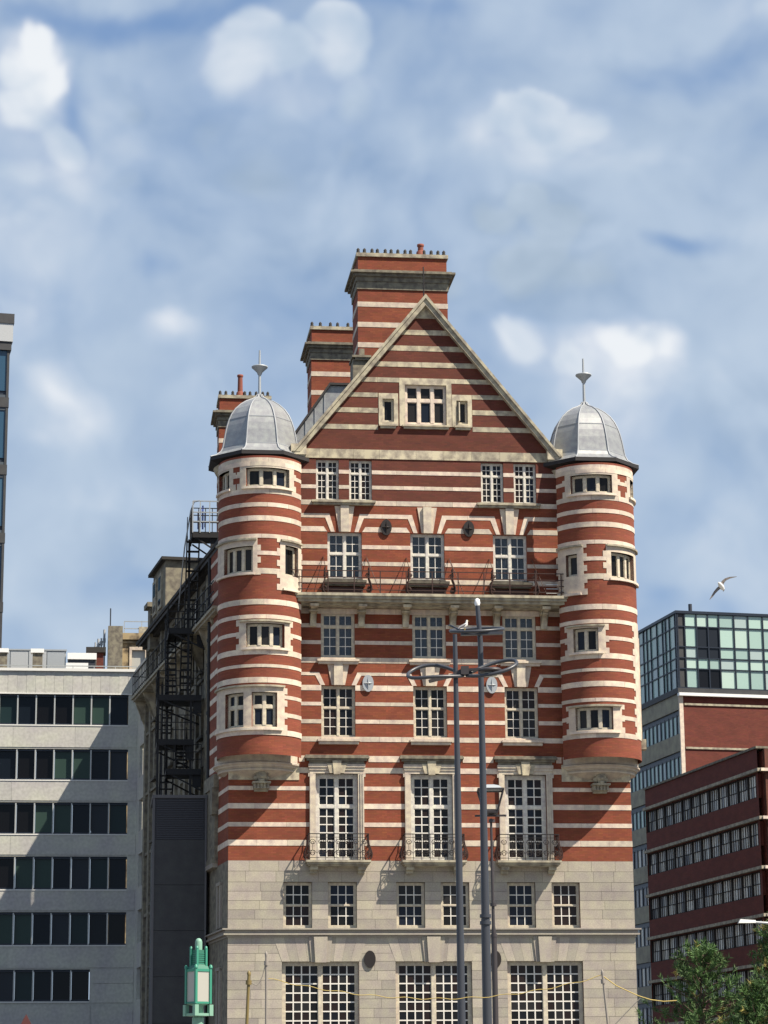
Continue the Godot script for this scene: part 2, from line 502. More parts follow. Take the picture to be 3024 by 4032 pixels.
func stones(parent: Node, called: String, y0: float, y1: float, x0: float, x1: float, t0: float, t1: float, holes: Array, z: float, mats: Array, length := 1.1, m := {}) -> void:
	# one course of blocks from x0..x1 (t0..t1 at the top) left by holes [b0, b1, t0, t1]
	holes.sort_custom(func(a, b): return a[0] < b[0])
	var segs := []
	var cb := x0; var ct := t0
	for h in holes:
		if h[1] <= cb or h[0] >= x1: continue
		if h[0] > cb + 0.03: segs.append([cb, ct, h[0], h[2]])
		cb = maxf(cb, h[1]); ct = h[3]
	if cb < x1 - 0.03: segs.append([cb, ct, x1, t1])
	for s in segs:
		var w: float = s[2] - s[0]
		var k := maxi(1, roundi(w / length))
		var cuts := [s[0]]
		for i in range(1, k): cuts.append(s[0] + w * (i + rng.randf_range(-0.25, 0.25)) / k)
		cuts.append(s[2])
		for i in k:
			var g := 0.006 if called == "ashlar_block" else 0.004
			var a: float = cuts[i] + (g if i > 0 else 0.0); var b: float = cuts[i + 1] - (g if i < k - 1 else 0.0)
			var ta: float = s[1] if i == 0 else a
			var tb: float = s[3] if i == k - 1 else b
			var zz := z + rng.randf_range(-0.003, 0.003)
			var S := Shape.new()
			if m.has("R"): slab(S, m, a, b, y0, y1, -0.03, zz)
			else:
				S.hexa([mp(m, a, y0, zz), mp(m, b, y0, zz), mp(m, tb, y1, zz), mp(m, ta, y1, zz), mp(m, a, y0, -0.03), mp(m, b, y0, -0.03), mp(m, tb, y1, -0.03), mp(m, ta, y1, -0.03)])
			obj(called, S, mats[rng.randi() % mats.size()], parent)

func block(called: String, parent: Node, p: Vector3, q: Vector3, m: Material):
	var S := Shape.new()
	S.box(p, q)
	return obj(called, S, m, parent)

func scroll(S: Shape, c: Vector3, ux: Vector3, r: float, turns: float, flip: float, rad := 0.012) -> void:
	var pts := []
	for i in 15:
		var t := i / 14.0
		var a := t * turns * TAU
		pts.append(c + ux * (flip * cos(a) * r * (1.0 - 0.75 * t)) + Vector3(0, sin(a) * r * (1.0 - 0.75 * t), 0))
	S.tube(pts, rad, 4)

func make_front(B: Node3D) -> void:
	var ops := openings()
	var low := []
	for o in ops: low.append(o)
	# walls
	var W := Shape.new()
	panel(W, {}, -8.98, 8.98, 0, 17.4, 0, ops, 0.4)
	panel(W, {}, -7.4, 7.4, 17.4, 28.7, 0, ops, 0.4)
	var wall = obj("front_wall", W, M.brick, B)
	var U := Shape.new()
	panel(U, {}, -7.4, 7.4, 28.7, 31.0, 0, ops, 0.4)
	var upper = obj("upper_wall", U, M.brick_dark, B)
	var mo := Shape.new()
	panel(mo, {}, -8.978, 8.978, 0, 12.6, 0.004, ops, 0.35)
	var base = obj("stone_base", mo, M.mortar, B)
	# striped courses
	for bd in BANDS:
		var y0: float = bd[0]; var y1: float = bd[1]
		var holes := []
		for o in ops:
			if minf(y1, o[3]) - maxf(y0, o[2]) > 0.4 * (y1 - y0): holes.append([o[0], o[1], o[0], o[1]])
		for c in ROW_E:
			if y1 < 16.95: holes.append([c - 1.2, c + 1.2, c - 1.2, c + 1.2])
			elif y1 < 17.3: holes.append([c - 1.42, c + 1.42, c - 1.42, c + 1.42])
		if y0 == 27.41:
			for c in ROW_B: holes.append([c - 0.80, c + 0.80, c - 0.95, c + 0.95])
		if y0 == 28.05:
			for c in ROW_B: holes.append([c - 0.88, c + 0.88, c - 0.69, c + 0.69])
		if y0 == 20.82:
			for c in ROW_D: holes.append([c - 1.03, c + 1.03, c - 0.86, c + 0.86])
		if y0 > 24.5 and y0 < 25.1:
			pass
		var e := 8.98 if y0 < 16.4 else 6.15
		if y0 > 16.4 and y0 < 17.3: e = 5.88
		stones(upper if y0 > 28.7 else wall, "band_stone", y0, y1, -e, e, -e, e, holes, 0.014, M.stone, 1.25)
	# courses of ashlar below, between the window openings
	var ys := [12.60, 12.14, 11.67, 11.27, 10.87, 10.47, 10.07, 9.66]
	for i in 7:
		_ashlar(base, ys[i + 1], ys[i], ops, i)
	var ym := [9.29, 8.95, 8.60, 8.25, 7.85, 7.45, 7.05, 6.65, 6.25, 5.85, 5.45, 5.05]
	for i in 11:
		_ashlar(base, ym[i + 1], ym[i], ops, i)
	# flat arches of long wedges above the lowest windows, with three-part keystones
	for c in ROW_G:
		var n := 9
		for k in n:
			var a := lerpf(-1.68, 1.68, float(k) / n); var b := lerpf(-1.68, 1.68, float(k + 1) / n)
			if k == 4: continue
			var S := Shape.new()
			var f := 1.22
			S.prism([Vector2(c + a + 0.003, 8.25), Vector2(c + b - 0.003, 8.25), Vector2(c + b * f - 0.003, 9.28), Vector2(c + a * f + 0.003, 9.28)], -0.02, 0.021)
			obj("voussoir", S, M.ashlar[(k * 5 + 2) % 6], base)
		var K := Shape.new()
		K.prism([Vector2(c - 0.24, 8.2), Vector2(c + 0.24, 8.2), Vector2(c + 0.30, 9.3), Vector2(c - 0.30, 9.3)], 0, 0.17)
		obj("keystone", K, M.ashlar[0], base)
		var K2 := Shape.new()
		K2.prism([Vector2(c - 0.40, 8.22), Vector2(c - 0.20, 8.22), Vector2(c - 0.26, 9.3), Vector2(c - 0.52, 9.3)], 0, 0.075)
		obj("keystone", K2, M.ashlar[3], base)
		var K3 := Shape.new()
		K3.prism([Vector2(c + 0.20, 8.22), Vector2(c + 0.40, 8.22), Vector2(c + 0.52, 9.3), Vector2(c + 0.26, 9.3)], 0, 0.075)
		obj("keystone", K3, M.ashlar[1], base)
	# string course
	var C := Shape.new()
	for q in [[9.60, 9.66, 0.24], [9.45, 9.60, 0.11], [9.38, 9.45, 0.18], [9.28, 9.38, 0.05]]:
		C.box(Vector3(-8.98 - q[2], q[0], -0.05), Vector3(8.98 + q[2], q[1], q[2]))
	obj("string_course", C, M.ashlar[1], B)
	# fans over rows B and D
	for r in [[ROW_B, 27.40, 28.60, 28.05, 28.24, [-0.88, -0.63, -0.45, -0.69], 0.19, 0.18, 0.45, 0.26], [ROW_D, 20.385, 21.34, 20.82, 20.96, [-1.03, -0.80, -0.595, -0.86], 0.20, 0.205, 0.485, 0.30]]:
		for c in r[0]:
			for sg in [-1.0, 1.0]:
				var p: Array = r[5]
				var S := Shape.new()
				S.prism([Vector2(c + sg * -p[0], r[3]), Vector2(c + sg * -p[1], r[1]), Vector2(c + sg * -p[2], r[1]), Vector2(c + sg * -p[3], r[4])], -0.02, 0.016)
				obj("sloping_stone", S, M.stone[2 if sg > 0 else 0], wall)
				var S2 := Shape.new()
				S2.prism([Vector2(c + sg * 0.1, r[1]), Vector2(c + sg * r[9], r[1]), Vector2(c + sg * r[8], r[2] - 0.01), Vector2(c + sg * 0.1, r[2] - 0.01)], -0.02, 0.045)
				obj("keystone", S2, M.stone[1], wall)
			var S3 := Shape.new()
			S3.prism([Vector2(c - r[7], r[1] - 0.015), Vector2(c + r[7], r[1] - 0.015), Vector2(c + r[6], r[2]), Vector2(c - r[6], r[2])], -0.02, 0.15)
			obj("keystone", S3, M.stone[3], wall)
	# windows
	for i in 4:
		var x: float = ROW_A[i]
		window(B, {}, x - 0.52, x + 0.52, 28.87, 30.78, -0.16, 2, 2, [[0.30, 2], [0.70, 4]], {"frame": 0.075, "mullion": 0.085, "mat": M.white})
	for s in [[-5.3, -2.4], [2.25, 5.2]]:
		var S := Shape.new()
		S.box(Vector3(s[0], 28.73, -0.05), Vector3(s[1], 28.83, 0.26)); S.box(Vector3(s[0] + 0.08, 28.63, -0.05), Vector3(s[1] - 0.08, 28.73, 0.18)); S.box(Vector3(s[0] + 0.14, 28.83, -0.2), Vector3(s[1] - 0.14, 28.872, 0.14))
		obj("sill", S, M.stone_grey[1], B)
	for x in ROW_B:
		window(B, {}, x - 0.78, x + 0.78, 25.22, 27.39, -0.17, 2, 2, [[0.44, 2], [0.56, 2]], {"frame": 0.10, "mullion": 0.12, "transom": 0.10, "mat": M.white, "sill": [0.18, 0.20, 0.30], "sillmat": M.dirty, "glass": [M.clear]})
		curtain(B, x - 0.70, x - 0.1 + 0.8 * absf(sin(x)), 25.3, 27.3, -0.42)
	for x in ROW_C:
		window(B, {}, x - 0.76, x + 0.76, 21.61, 23.68, -0.10, 2, 2, [[0.27, 1], [0.73, 3]], {"frame": 0.11, "mullion": 0.10, "transom": 0.10, "sill": [0.18, 0.17, 0.24], "glass": [M.clear]})
		curtain(B, x - 0.66, x + 0.60, 21.7, 23.4, -0.38)
	for x in ROW_D:
		window(B, {}, x - 0.76, x + 0.76, 18.03, 20.37, -0.18, 2, 2, [[0.41, 2], [0.59, 3]], {"frame": 0.10, "mullion": 0.10, "sill": [0.18, 0.18, 0.24]})
	for x in ROW_E:
		window(B, {}, x - 0.94, x + 0.94, 12.58, 16.43, -0.20, 2, 2, [[0.355, 3], [0.645, 6]], {"frame": 0.17, "mullion": 0.16, "transom": 0.14, "bar": 0.045, "mat": M.white, "each": true})
		_tall_surround(B, x)
		_iron_balcony(B, x)
	for x in ROW_F:
		window(B, {}, x - 0.63, x + 0.63, 9.68, 11.67, -0.19, 1, 3, [[0.5, 2], [0.5, 2]], {"frame": 0.10, "transom": 0.045, "bar": 0.04, "each": false, "sill": [0.0, 0.02, 0.1], "sillmat": M.cream})
	for x in ROW_G:
		window(B, {}, x - 1.68, x + 1.68, 4.0, 8.25, -0.20, 2, 4, [[1.0, 10]], {"frame": 0.15, "mullion": 0.17, "bar": 0.055, "each": true, "glass": [M.glass[1], M.glass[4], M.glass[1], M.glass[0], M.glass[3]]})
	# dark room walls some way behind the glass
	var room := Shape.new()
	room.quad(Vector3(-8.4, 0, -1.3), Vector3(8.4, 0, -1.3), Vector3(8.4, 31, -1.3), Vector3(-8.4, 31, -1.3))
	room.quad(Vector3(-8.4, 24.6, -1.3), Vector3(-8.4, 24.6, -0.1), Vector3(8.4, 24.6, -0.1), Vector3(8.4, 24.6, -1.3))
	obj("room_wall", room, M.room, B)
	# oval wall-tie plates
	for p in [[-1.91, 27.63, 0.25, 0.37, true], [1.87, 27.63, 0.25, 0.37, true], [-2.79, 20.47, 0.25, 0.38, false], [2.79, 20.45, 0.25, 0.38, false], [-2.80, 8.34, 0.25, 0.37, true], [2.72, 8.33, 0.25, 0.37, true]]:
		var dark: bool = p[4]
		var S := Shape.new()
		var poly := []
		for i in 24: poly.append(Vector2(p[0] + p[2] * cos(TAU * i / 24), p[1] + p[3] * sin(TAU * i / 24)))
		S.prism(poly, 0.0, 0.09)
		var o = obj("tie_plate", S, M.iron if dark else M.silver, B)
		if p[1] > 9.0:
			var X := Shape.new()
			for k in 4:
				var a := k * PI / 2
				var tip := Vector3(p[0] + p[2] * 0.82 * cos(a), p[1] + p[3] * 0.82 * sin(a), 0.092)
				var l := Vector3(p[0] + 0.055 * cos(a + 0.785), p[1] + 0.075 * sin(a + 0.785), 0.092)
				var r := Vector3(p[0] + 0.055 * cos(a - 0.785), p[1] + 0.075 * sin(a - 0.785), 0.092)
				var top := Vector3(p[0], p[1], 0.17)
				X.tri(r, tip, top); X.tri(tip, l, top)
			obj("star_boss", X, M.iron if dark else M.silver, o)

func _ashlar(base: Node, y0: float, y1: float, ops: Array, i: int) -> void:
	var holes := []
	for o in ops:
		if o[2] < y1 - 0.02 and o[3] > y0 + 0.02: holes.append([o[0], o[1], o[0], o[1]])
	if y0 > 8.2 and y1 < 9.4:
		for c in ROW_G: holes.append([c - 1.70 - 0.3 * (y0 - 8.25), c + 1.70 + 0.3 * (y0 - 8.25), c - 1.70 - 0.3 * (y0 - 8.25), c + 1.70 + 0.3 * (y0 - 8.25)])
	stones(base, "ashlar_block", y0 + 0.007, y1 - 0.007, -8.978, 8.978, -8.978, 8.978, holes, 0.013, [M.ashlar[2], M.ashlar[4], M.ashlar[0]] if i == 0 and y0 > 12 else M.ashlar, 1.0)

func _tall_surround(B: Node3D, c: float) -> void:
	var S := Shape.new()
	for sg in [-1.0, 1.0]:
		for q in [[0.94, 1.04, 0.06], [1.04, 1.13, 0.10], [1.13, 1.20, 0.13]]:
			var a: float = c + sg * q[0]; var b: float = c + sg * q[1]
			S.box(Vector3(minf(a, b), 12.58, -0.02), Vector3(maxf(a, b), 16.43, q[2]))
		var e: float = c + sg * 1.20; var f: float = c + sg * 1.27
		S.box(Vector3(minf(e, f), 16.28, -0.02), Vector3(maxf(e, f), 16.43, 0.12))
	S.box(Vector3(c - 1.2, 16.43, -0.02), Vector3(c + 1.2, 16.58, 0.07)); S.box(Vector3(c - 1.23, 16.58, -0.02), Vector3(c + 1.23, 16.70, 0.11)); S.box(Vector3(c - 1.26, 16.70, -0.02), Vector3(c + 1.26, 16.84, 0.15))
	var o = obj("window_surround", S, M.stone[3], B)
	var H := Shape.new()
	H.box(Vector3(c - 1.22, 16.84, -0.02), Vector3(c + 1.22, 16.98, 0.10)); H.box(Vector3(c - 1.34, 16.98, -0.02), Vector3(c + 1.34, 17.08, 0.20)); H.box(Vector3(c - 1.43, 17.08, -0.02), Vector3(c + 1.43, 17.16, 0.30)); H.box(Vector3(c - 1.40, 17.16, -0.02), Vector3(c + 1.40, 17.23, 0.24))
	obj("hood", H, M.grime, o)
	for k in [[-0.20, 0.20, 0.15, 16.38, 16.98, 0.21], [-0.44, -0.18, 0.16, 16.43, 16.86, 0.17], [0.18, 0.44, 0.16, 16.43, 16.86, 0.17]]:
		var K := Shape.new()
		var mid: float = (k[0] + k[1]) * 0.5
		K.prism([Vector2(c + k[0] * 0.72, k[3]), Vector2(c + k[1] * 0.72, k[3]), Vector2(c + k[1], k[4]), Vector2(c + k[0], k[4])], 0, k[5])
		obj("keystone", K, M.stone_grey[0], o)

func _iron_balcony(B: Node3D, c: float) -> void:
	var S := Shape.new()
	S.box(Vector3(c - 1.42, 12.47, -0.02), Vector3(c + 1.42, 12.56, 0.78)); S.box(Vector3(c - 1.36, 12.38, -0.02), Vector3(c + 1.36, 12.47, 0.70)); S.box(Vector3(c - 1.30, 12.32, -0.02), Vector3(c + 1.30, 12.38, 0.60))
	for sg in [-1.05, 1.05]:
		S.box(Vector3(c + sg - 0.17, 12.16, -0.02), Vector3(c + sg + 0.17, 12.32, 0.52)); S.box(Vector3(c + sg - 0.15, 12.02, -0.02), Vector3(c + sg + 0.15, 12.16, 0.30))
	var o = obj("balcony", S, M.stone_grey[1], B)
	var R := Shape.new()
	var z := 0.70
	R.bar(Vector3(c - 1.32, 13.70, z), Vector3(c + 1.32, 13.70, z), 0.05, 0.035); R.bar(Vector3(c - 1.32, 12.66, z), Vector3(c + 1.32, 12.66, z), 0.03, 0.025); R.bar(Vector3(c - 1.32, 13.55, z), Vector3(c + 1.32, 13.55, z), 0.02, 0.02)
	var k := 7
	for i in k + 1:
		var x := c - 1.32 + 2.64 * i / k
		R.bar(Vector3(x, 12.56, z), Vector3(x, 13.70, z), 0.022, 0.022)
	for i in k:
		var x := c - 1.32 + 2.64 * (i + 0.5) / k
		if i == 3:
			R.bar(Vector3(x - 0.1, 12.7, z), Vector3(x - 0.1, 13.5, z), 0.016, 0.016); R.bar(Vector3(x + 0.1, 12.7, z), Vector3(x + 0.1, 13.5, z), 0.016, 0.016)
		for sgn in [-1.0, 1.0]:
			scroll(R, Vector3(x + sgn * 0.01, 12.86, z), Vector3.RIGHT, 0.15, 1.3, sgn)
			scroll(R, Vector3(x + sgn * 0.01, 13.34, z), Vector3.RIGHT, 0.14, 1.3, -sgn)
		R.bar(Vector3(x, 12.98, z), Vector3(x, 13.24, z), 0.02, 0.02)
	obj("railing", R, M.iron, o)
	for sg in [-1.0, 1.0]:
		var E := Shape.new()
		# bellied ends with scrolls
		for zz in [0.70, 0.42, 0.14]:
			var pts := []
			for q in [[0.0, 13.70], [0.0, 13.45], [0.03, 13.25], [0.10, 13.05], [0.16, 12.86], [0.15, 12.70], [0.08, 12.60], [0.0, 12.57]]:
				pts.append(Vector3(c + sg * (1.32 + q[0]), q[1], zz))
			E.tube(pts, 0.022, 5)
			scroll(E, Vector3(c + sg * 1.33, 12.82, zz), Vector3.RIGHT, 0.12, 1.2, -sg, 0.016)
		E.bar(Vector3(c + sg * 1.32, 13.70, 0.70), Vector3(c + sg * 1.32, 13.70, 0.0), 0.05, 0.035)
		E.bar(Vector3(c + sg * 1.47, 12.82, 0.70), Vector3(c + sg * 1.47, 12.82, 0.0), 0.02, 0.02)
		for i in 5:
			scroll(E, Vector3(c + sg * 1.33, 13.2 - 0.25 * (i % 2), 0.08 + 0.14 * i), Vector3(0, 0, 1), 0.09, 1.2, 1.0)
		obj("railing_end", E, M.iron_red, o)

func hw(y: float) -> float:
	return 5.87 - (y - 31.26) * 0.8137

func make_gable(B: Node3D) -> void:
	var holes := [[-0.98, 0.94, 32.52, 34.42], [-2.02, -1.50, 32.62, 33.72], [1.40, 1.92, 32.60, 33.70]]
	var brk := [31.0, 38.4]
	for h in holes: brk.append(h[2]); brk.append(h[3])
	brk.sort()
	var S := Shape.new()
	for j in brk.size() - 1:
		var y0: float = brk[j]; var y1: float = brk[j + 1]
		var hs := []
		for h in holes:
			if h[2] < (y0 + y1) / 2 and h[3] > (y0 + y1) / 2: hs.append([h[0], h[1]])
		var e0 := hw(y0) + 0.15; var e1 := maxf(hw(y1) + 0.15, 0.0)
		var segs := cut(-e0, e0, hs)
		for i in segs.size():
			var a: float = segs[i][0]; var b: float = segs[i][1]
			S.quad(Vector3(a, y0, 0), Vector3(b, y0, 0), Vector3(e1 if i == segs.size() - 1 else b, y1, 0), Vector3(-e1 if i == 0 else a, y1, 0))
	for h in holes:
		S.quad(Vector3(h[0], h[2], 0), Vector3(h[0], h[2], -0.4), Vector3(h[0], h[3], -0.4), Vector3(h[0], h[3], 0))
		S.quad(Vector3(h[1], h[2], -0.4), Vector3(h[1], h[2], 0), Vector3(h[1], h[3], 0), Vector3(h[1], h[3], -0.4))
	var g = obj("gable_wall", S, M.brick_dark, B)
	stones(g, "gable_stone", 30.84, 31.27, -5.95, 5.95, -5.95, 5.95, [], 0.035, M.stone_grey, 1.35)
	var shut := [[-1.24, 1.18, 32.24, 34.72], [-2.24, -1.24, 32.24, 33.99], [1.18, 2.14, 32.24, 33.99]]
	for bd in [[32.23, 32.46], [33.03, 33.26], [33.78, 33.99], [34.51, 34.73], [35.26, 35.50], [36.04, 36.29], [36.82, 37.06]]:
		var hs := []
		for q in shut:
			if q[3] > bd[1] - 0.05 and q[2] < bd[0] + 0.05: hs.append([q[0], q[1], q[0], q[1]])
		stones(g, "gable_stone", bd[0], bd[1], -hw(bd[0]), hw(bd[0]), -hw(bd[1]), hw(bd[1]), hs, 0.014, M.stone_grey, 1.3)
	var P := Shape.new()
	panel(P, {}, -1.24, 1.18, 32.44, 34.73, 0.02, [holes[0]], 0.2, 0.05); panel(P, {}, -2.20, -1.30, 32.44, 33.98, 0.024, [holes[1]], 0.2, 0.05); panel(P, {}, 1.20, 2.12, 32.44, 33.98, 0.024, [holes[2]], 0.2, 0.05)
	obj("window_surround", P, M.stone_grey[2], g)
	var L := Shape.new()
	for q in [[-1.12, 1.08], [-2.2, -1.36], [1.28, 2.1]]:
		L.box(Vector3(q[0], 32.40, -0.05), Vector3(q[1], 32.48, 0.16)); L.box(Vector3(q[0] + 0.06, 32.30, -0.05), Vector3(q[1] - 0.06, 32.40, 0.10))
	obj("sill", L, M.stone_grey[2], g)
	window(B, {}, -0.98, 0.94, 32.52, 34.42, -0.12, 3, 1, [[0.36, 1], [0.64, 1]], {"frame": 0.10, "mullion": 0.15, "transom": 0.15, "mat": M.stone[2], "glass": [M.glass[2], M.glass[3]]})
	window(B, {}, -2.02, -1.50, 32.62, 33.72, -0.12, 1, 1, [[1.0, 1]], {"frame": 0.07, "mat": M.cream})
	var ow = window(B, {}, 1.40, 1.92, 32.60, 33.70, -0.14, 1, 1, [[1.0, 1]], {"frame": 0.07, "mat": M.cream})
	var leaf := Shape.new()
	leaf.box(Vector3(1.50, 32.72, -0.14), Vector3(1.55, 33.6, 0.12))
	obj("open_casement", leaf, M.cream, ow)
	# coping, apex and kneelers
	for sg in [-1.0, 1.0]:
		var C := Shape.new()
		var o := func(y: float) -> float: return (38.66 - y) * 0.8137
		C.prism([Vector2(sg * o.call(31.05), 31.05), Vector2(sg * (o.call(31.05) - 0.36), 31.05), Vector2(0, 38.2), Vector2(0, 38.66)], -0.45, 0.30)
		C.prism([Vector2(sg * (o.call(31.05) + 0.02), 31.05), Vector2(sg * (o.call(31.05) - 0.12), 31.05), Vector2(0, 38.52), Vector2(0, 38.72)], -0.50, 0.37)
		obj("coping", C, M.stone_grey[1], g)
		var K := Shape.new()
		K.box(Vector3(minf(sg * 5.55, sg * 6.25), 30.92, -0.4), Vector3(maxf(sg * 5.55, sg * 6.25), 31.42, 0.28)); K.box(Vector3(minf(sg * 5.6, sg * 6.4), 30.80, -0.4), Vector3(maxf(sg * 5.6, sg * 6.4), 30.92, 0.20))
		obj("kneeler", K, M.stone_grey[2], g)
	var A := Shape.new()
	A.prism([Vector2(-0.62, 37.62), Vector2(0.62, 37.62), Vector2(0.0, 38.4)], -0.02, 0.05)
	obj("apex_stone", A, M.stone_grey[0], g)
	# lightning rod up the apex
	var Rr := Shape.new()
	Rr.tube([Vector3(-0.03, 38.6, -0.1), Vector3(-0.03, 39.7, -0.1), Vector3(-0.03, 40.2, -0.12)], 0.03, 5)
	obj("vent_pipe", Rr, M.iron, g)
	# roof behind
	var R := Shape.new()
	for sg in [-1.0, 1.0]:
		var x1: float = sg * 9.05
		var a := Vector3(0, 38.25, -0.4); var b := Vector3(0, 38.25, -28); var d := Vector3(x1, 27.5, -0.4); var e := Vector3(x1 + (-3.5 if sg < 0 else 0.0), 27.5, -28)
		if sg < 0: R.quad(d, a, b, e)
		else: R.quad(a, d, e, b)
		var dn := Vector3(0, -0.3, 0)
		if sg < 0: R.quad(e + dn, b + dn, a + dn, d + dn)
		else: R.quad(b + dn, e + dn, d + dn, a + dn)
		R.quad(d, e, e + dn, d + dn) if sg > 0 else R.quad(e, d, d + dn, e + dn)
	obj("roof", R, M.slate, B)
	# lead-clad upstand behind the left slope and the little dormer by the stack
	var Lp := Shape.new()
	Lp.prism([Vector2(-6.2, 30.9), Vector2(-4.0, 33.2), Vector2(-2.9, 34.55), Vector2(-4.35, 34.55), Vector2(-6.25, 31.7)], -2.6, -0.9)
	var lp = obj("dormer", Lp, M.lead, B)
	for i in 4:
		var t := 0.15 + 0.23 * i
		block("dormer_batten", lp, Vector3(lerpf(-6.2, -4.3, t) - 0.03, lerpf(31.3, 33.4, t), -0.9), Vector3(lerpf(-6.2, -4.3, t) + 0.03, lerpf(31.75, 34.5, t), -0.86), M.lead_seam)
	var ed := Shape.new()
	ed.bar(Vector3(-6.3, 31.72, -0.8), Vector3(-4.35, 34.6, -0.8), 0.3, 0.09)
	ed.box(Vector3(-4.38, 34.55, -2.6), Vector3(-2.95, 34.66, -0.75))
	obj("dormer_edge", ed, M.eave, lp)
	var Dm := Shape.new()
	Dm.box(Vector3(-3.25, 34.9, -2.4), Vector3(-2.6, 35.95, -1.2)); Dm.box(Vector3(-3.3, 36.02, -2.5), Vector3(-2.4, 36.12, -1.05)); Dm.box(Vector3(-3.15, 35.9, -2.4), Vector3(-2.5, 36.02, -1.1)); Dm.box(Vector3(-2.9, 36.1, -2.0), Vector3(-2.66, 36.6, -1.6))
	obj("dormer", Dm, M.grime, B)
	# the three chimney stacks
	_chimney(B, -2.70, 1.65, -6.4, -4.0, 34.0, 42.19, 14, 9, 0.62)
	_chimney(B, -3.98, 0.35, -17.4, -15.0, 31.5, 42.0, 10, -1, 0.0)
	_chimney(B, -8.42, -5.62, -24.2, -22.2, 29.0, 40.25, 9, 3, 1.25)

func _chimney(B: Node3D, x0: float, x1: float, z0: float, z1: float, y0: float, top: float, spikes: int, pot: int, pot_h: float) -> void:
	var S := Shape.new()
	S.box(Vector3(x0, y0, z0), Vector3(x1, top - 1.84, z1)); S.box(Vector3(x0 + 0.02, top - 0.90, z0 + 0.02), Vector3(x1 - 0.02, top - 0.18, z1 - 0.02))
	var c = obj("chimney", S, M.brick, B)
	var y := top - 2.72
	while y > y0 + 0.3:
		var T := Shape.new()
		T.box(Vector3(x0 - 0.014, y, z0 - 0.014), Vector3(x1 + 0.014, y + 0.25, z1 + 0.014))
		obj("chimney_band", T, M.stone[1], c)
		y -= 1.02
	var C := Shape.new()
	C.box(Vector3(x0 - 0.05, top - 1.84, z0 - 0.05), Vector3(x1 + 0.05, top - 1.45, z1 + 0.05)); C.box(Vector3(x0 - 0.10, top - 1.45, z0 - 0.10), Vector3(x1 + 0.10, top - 1.22, z1 + 0.10))
	C.box(Vector3(x0 - 0.22, top - 1.22, z0 - 0.22), Vector3(x1 + 0.22, top - 1.08, z1 + 0.22)); C.box(Vector3(x0 - 0.36, top - 1.08, z0 - 0.36), Vector3(x1 + 0.36, top - 0.98, z1 + 0.36)); C.box(Vector3(x0 - 0.2, top - 0.98, z0 - 0.2), Vector3(x1 + 0.2, top - 0.90, z1 + 0.2))
	obj("chimney_cornice", C, M.grime, c)
	var K := Shape.new()
	K.box(Vector3(x0 - 0.06, top - 0.18, z0 - 0.06), Vector3(x1 + 0.06, top, z1 + 0.06))
	obj("chimney_cap", K, M.stone_grey[1], c)
	var sp := Shape.new()
	sp.lathe([Vector2(0.10, 0), Vector2(0.09, 0.1), Vector2(0.075, 0.16), Vector2(0.085, 0.22), Vector2(0.03, 0.29), Vector2(0.0, 0.30)], Vector3.ZERO, 7)
	var spm := sp.mesh()
	for i in spikes:
		if i == pot: continue
		var x := lerpf(x0 + 0.05, x1 - 0.1, (i + 0.1 * sin(i * 3.7)) / (spikes - 1.0))
		inst("chimney_cresting", spm, M.soot, c, Vector3(x, top, z1 - 0.15))
	for i in 5:
		inst("chimney_cresting", spm, M.soot, c, Vector3(x0 + 0.08, top, lerpf(z0 + 0.1, z1 - 0.5, i / 4.0)))
	if pot >= 0:
		var x := lerpf(x0, x1, (pot + 0.3) / (spikes - 1.0))
		var P := Shape.new()
		P.lathe([Vector2(0.24, 0), Vector2(0.20, 0.25), Vector2(0.13, 0.3)], Vector3(x, top, z1 - 0.3), 12)
		P.lathe([Vector2(0.15, 0.2), Vector2(0.13, pot_h - 0.12), Vector2(0.17, pot_h - 0.1), Vector2(0.17, pot_h), Vector2(0.10, pot_h), Vector2(0.10, pot_h - 0.2)], Vector3(x, top, z1 - 0.3), 14)
		obj("chimney_pot", P, M.terracotta, c)

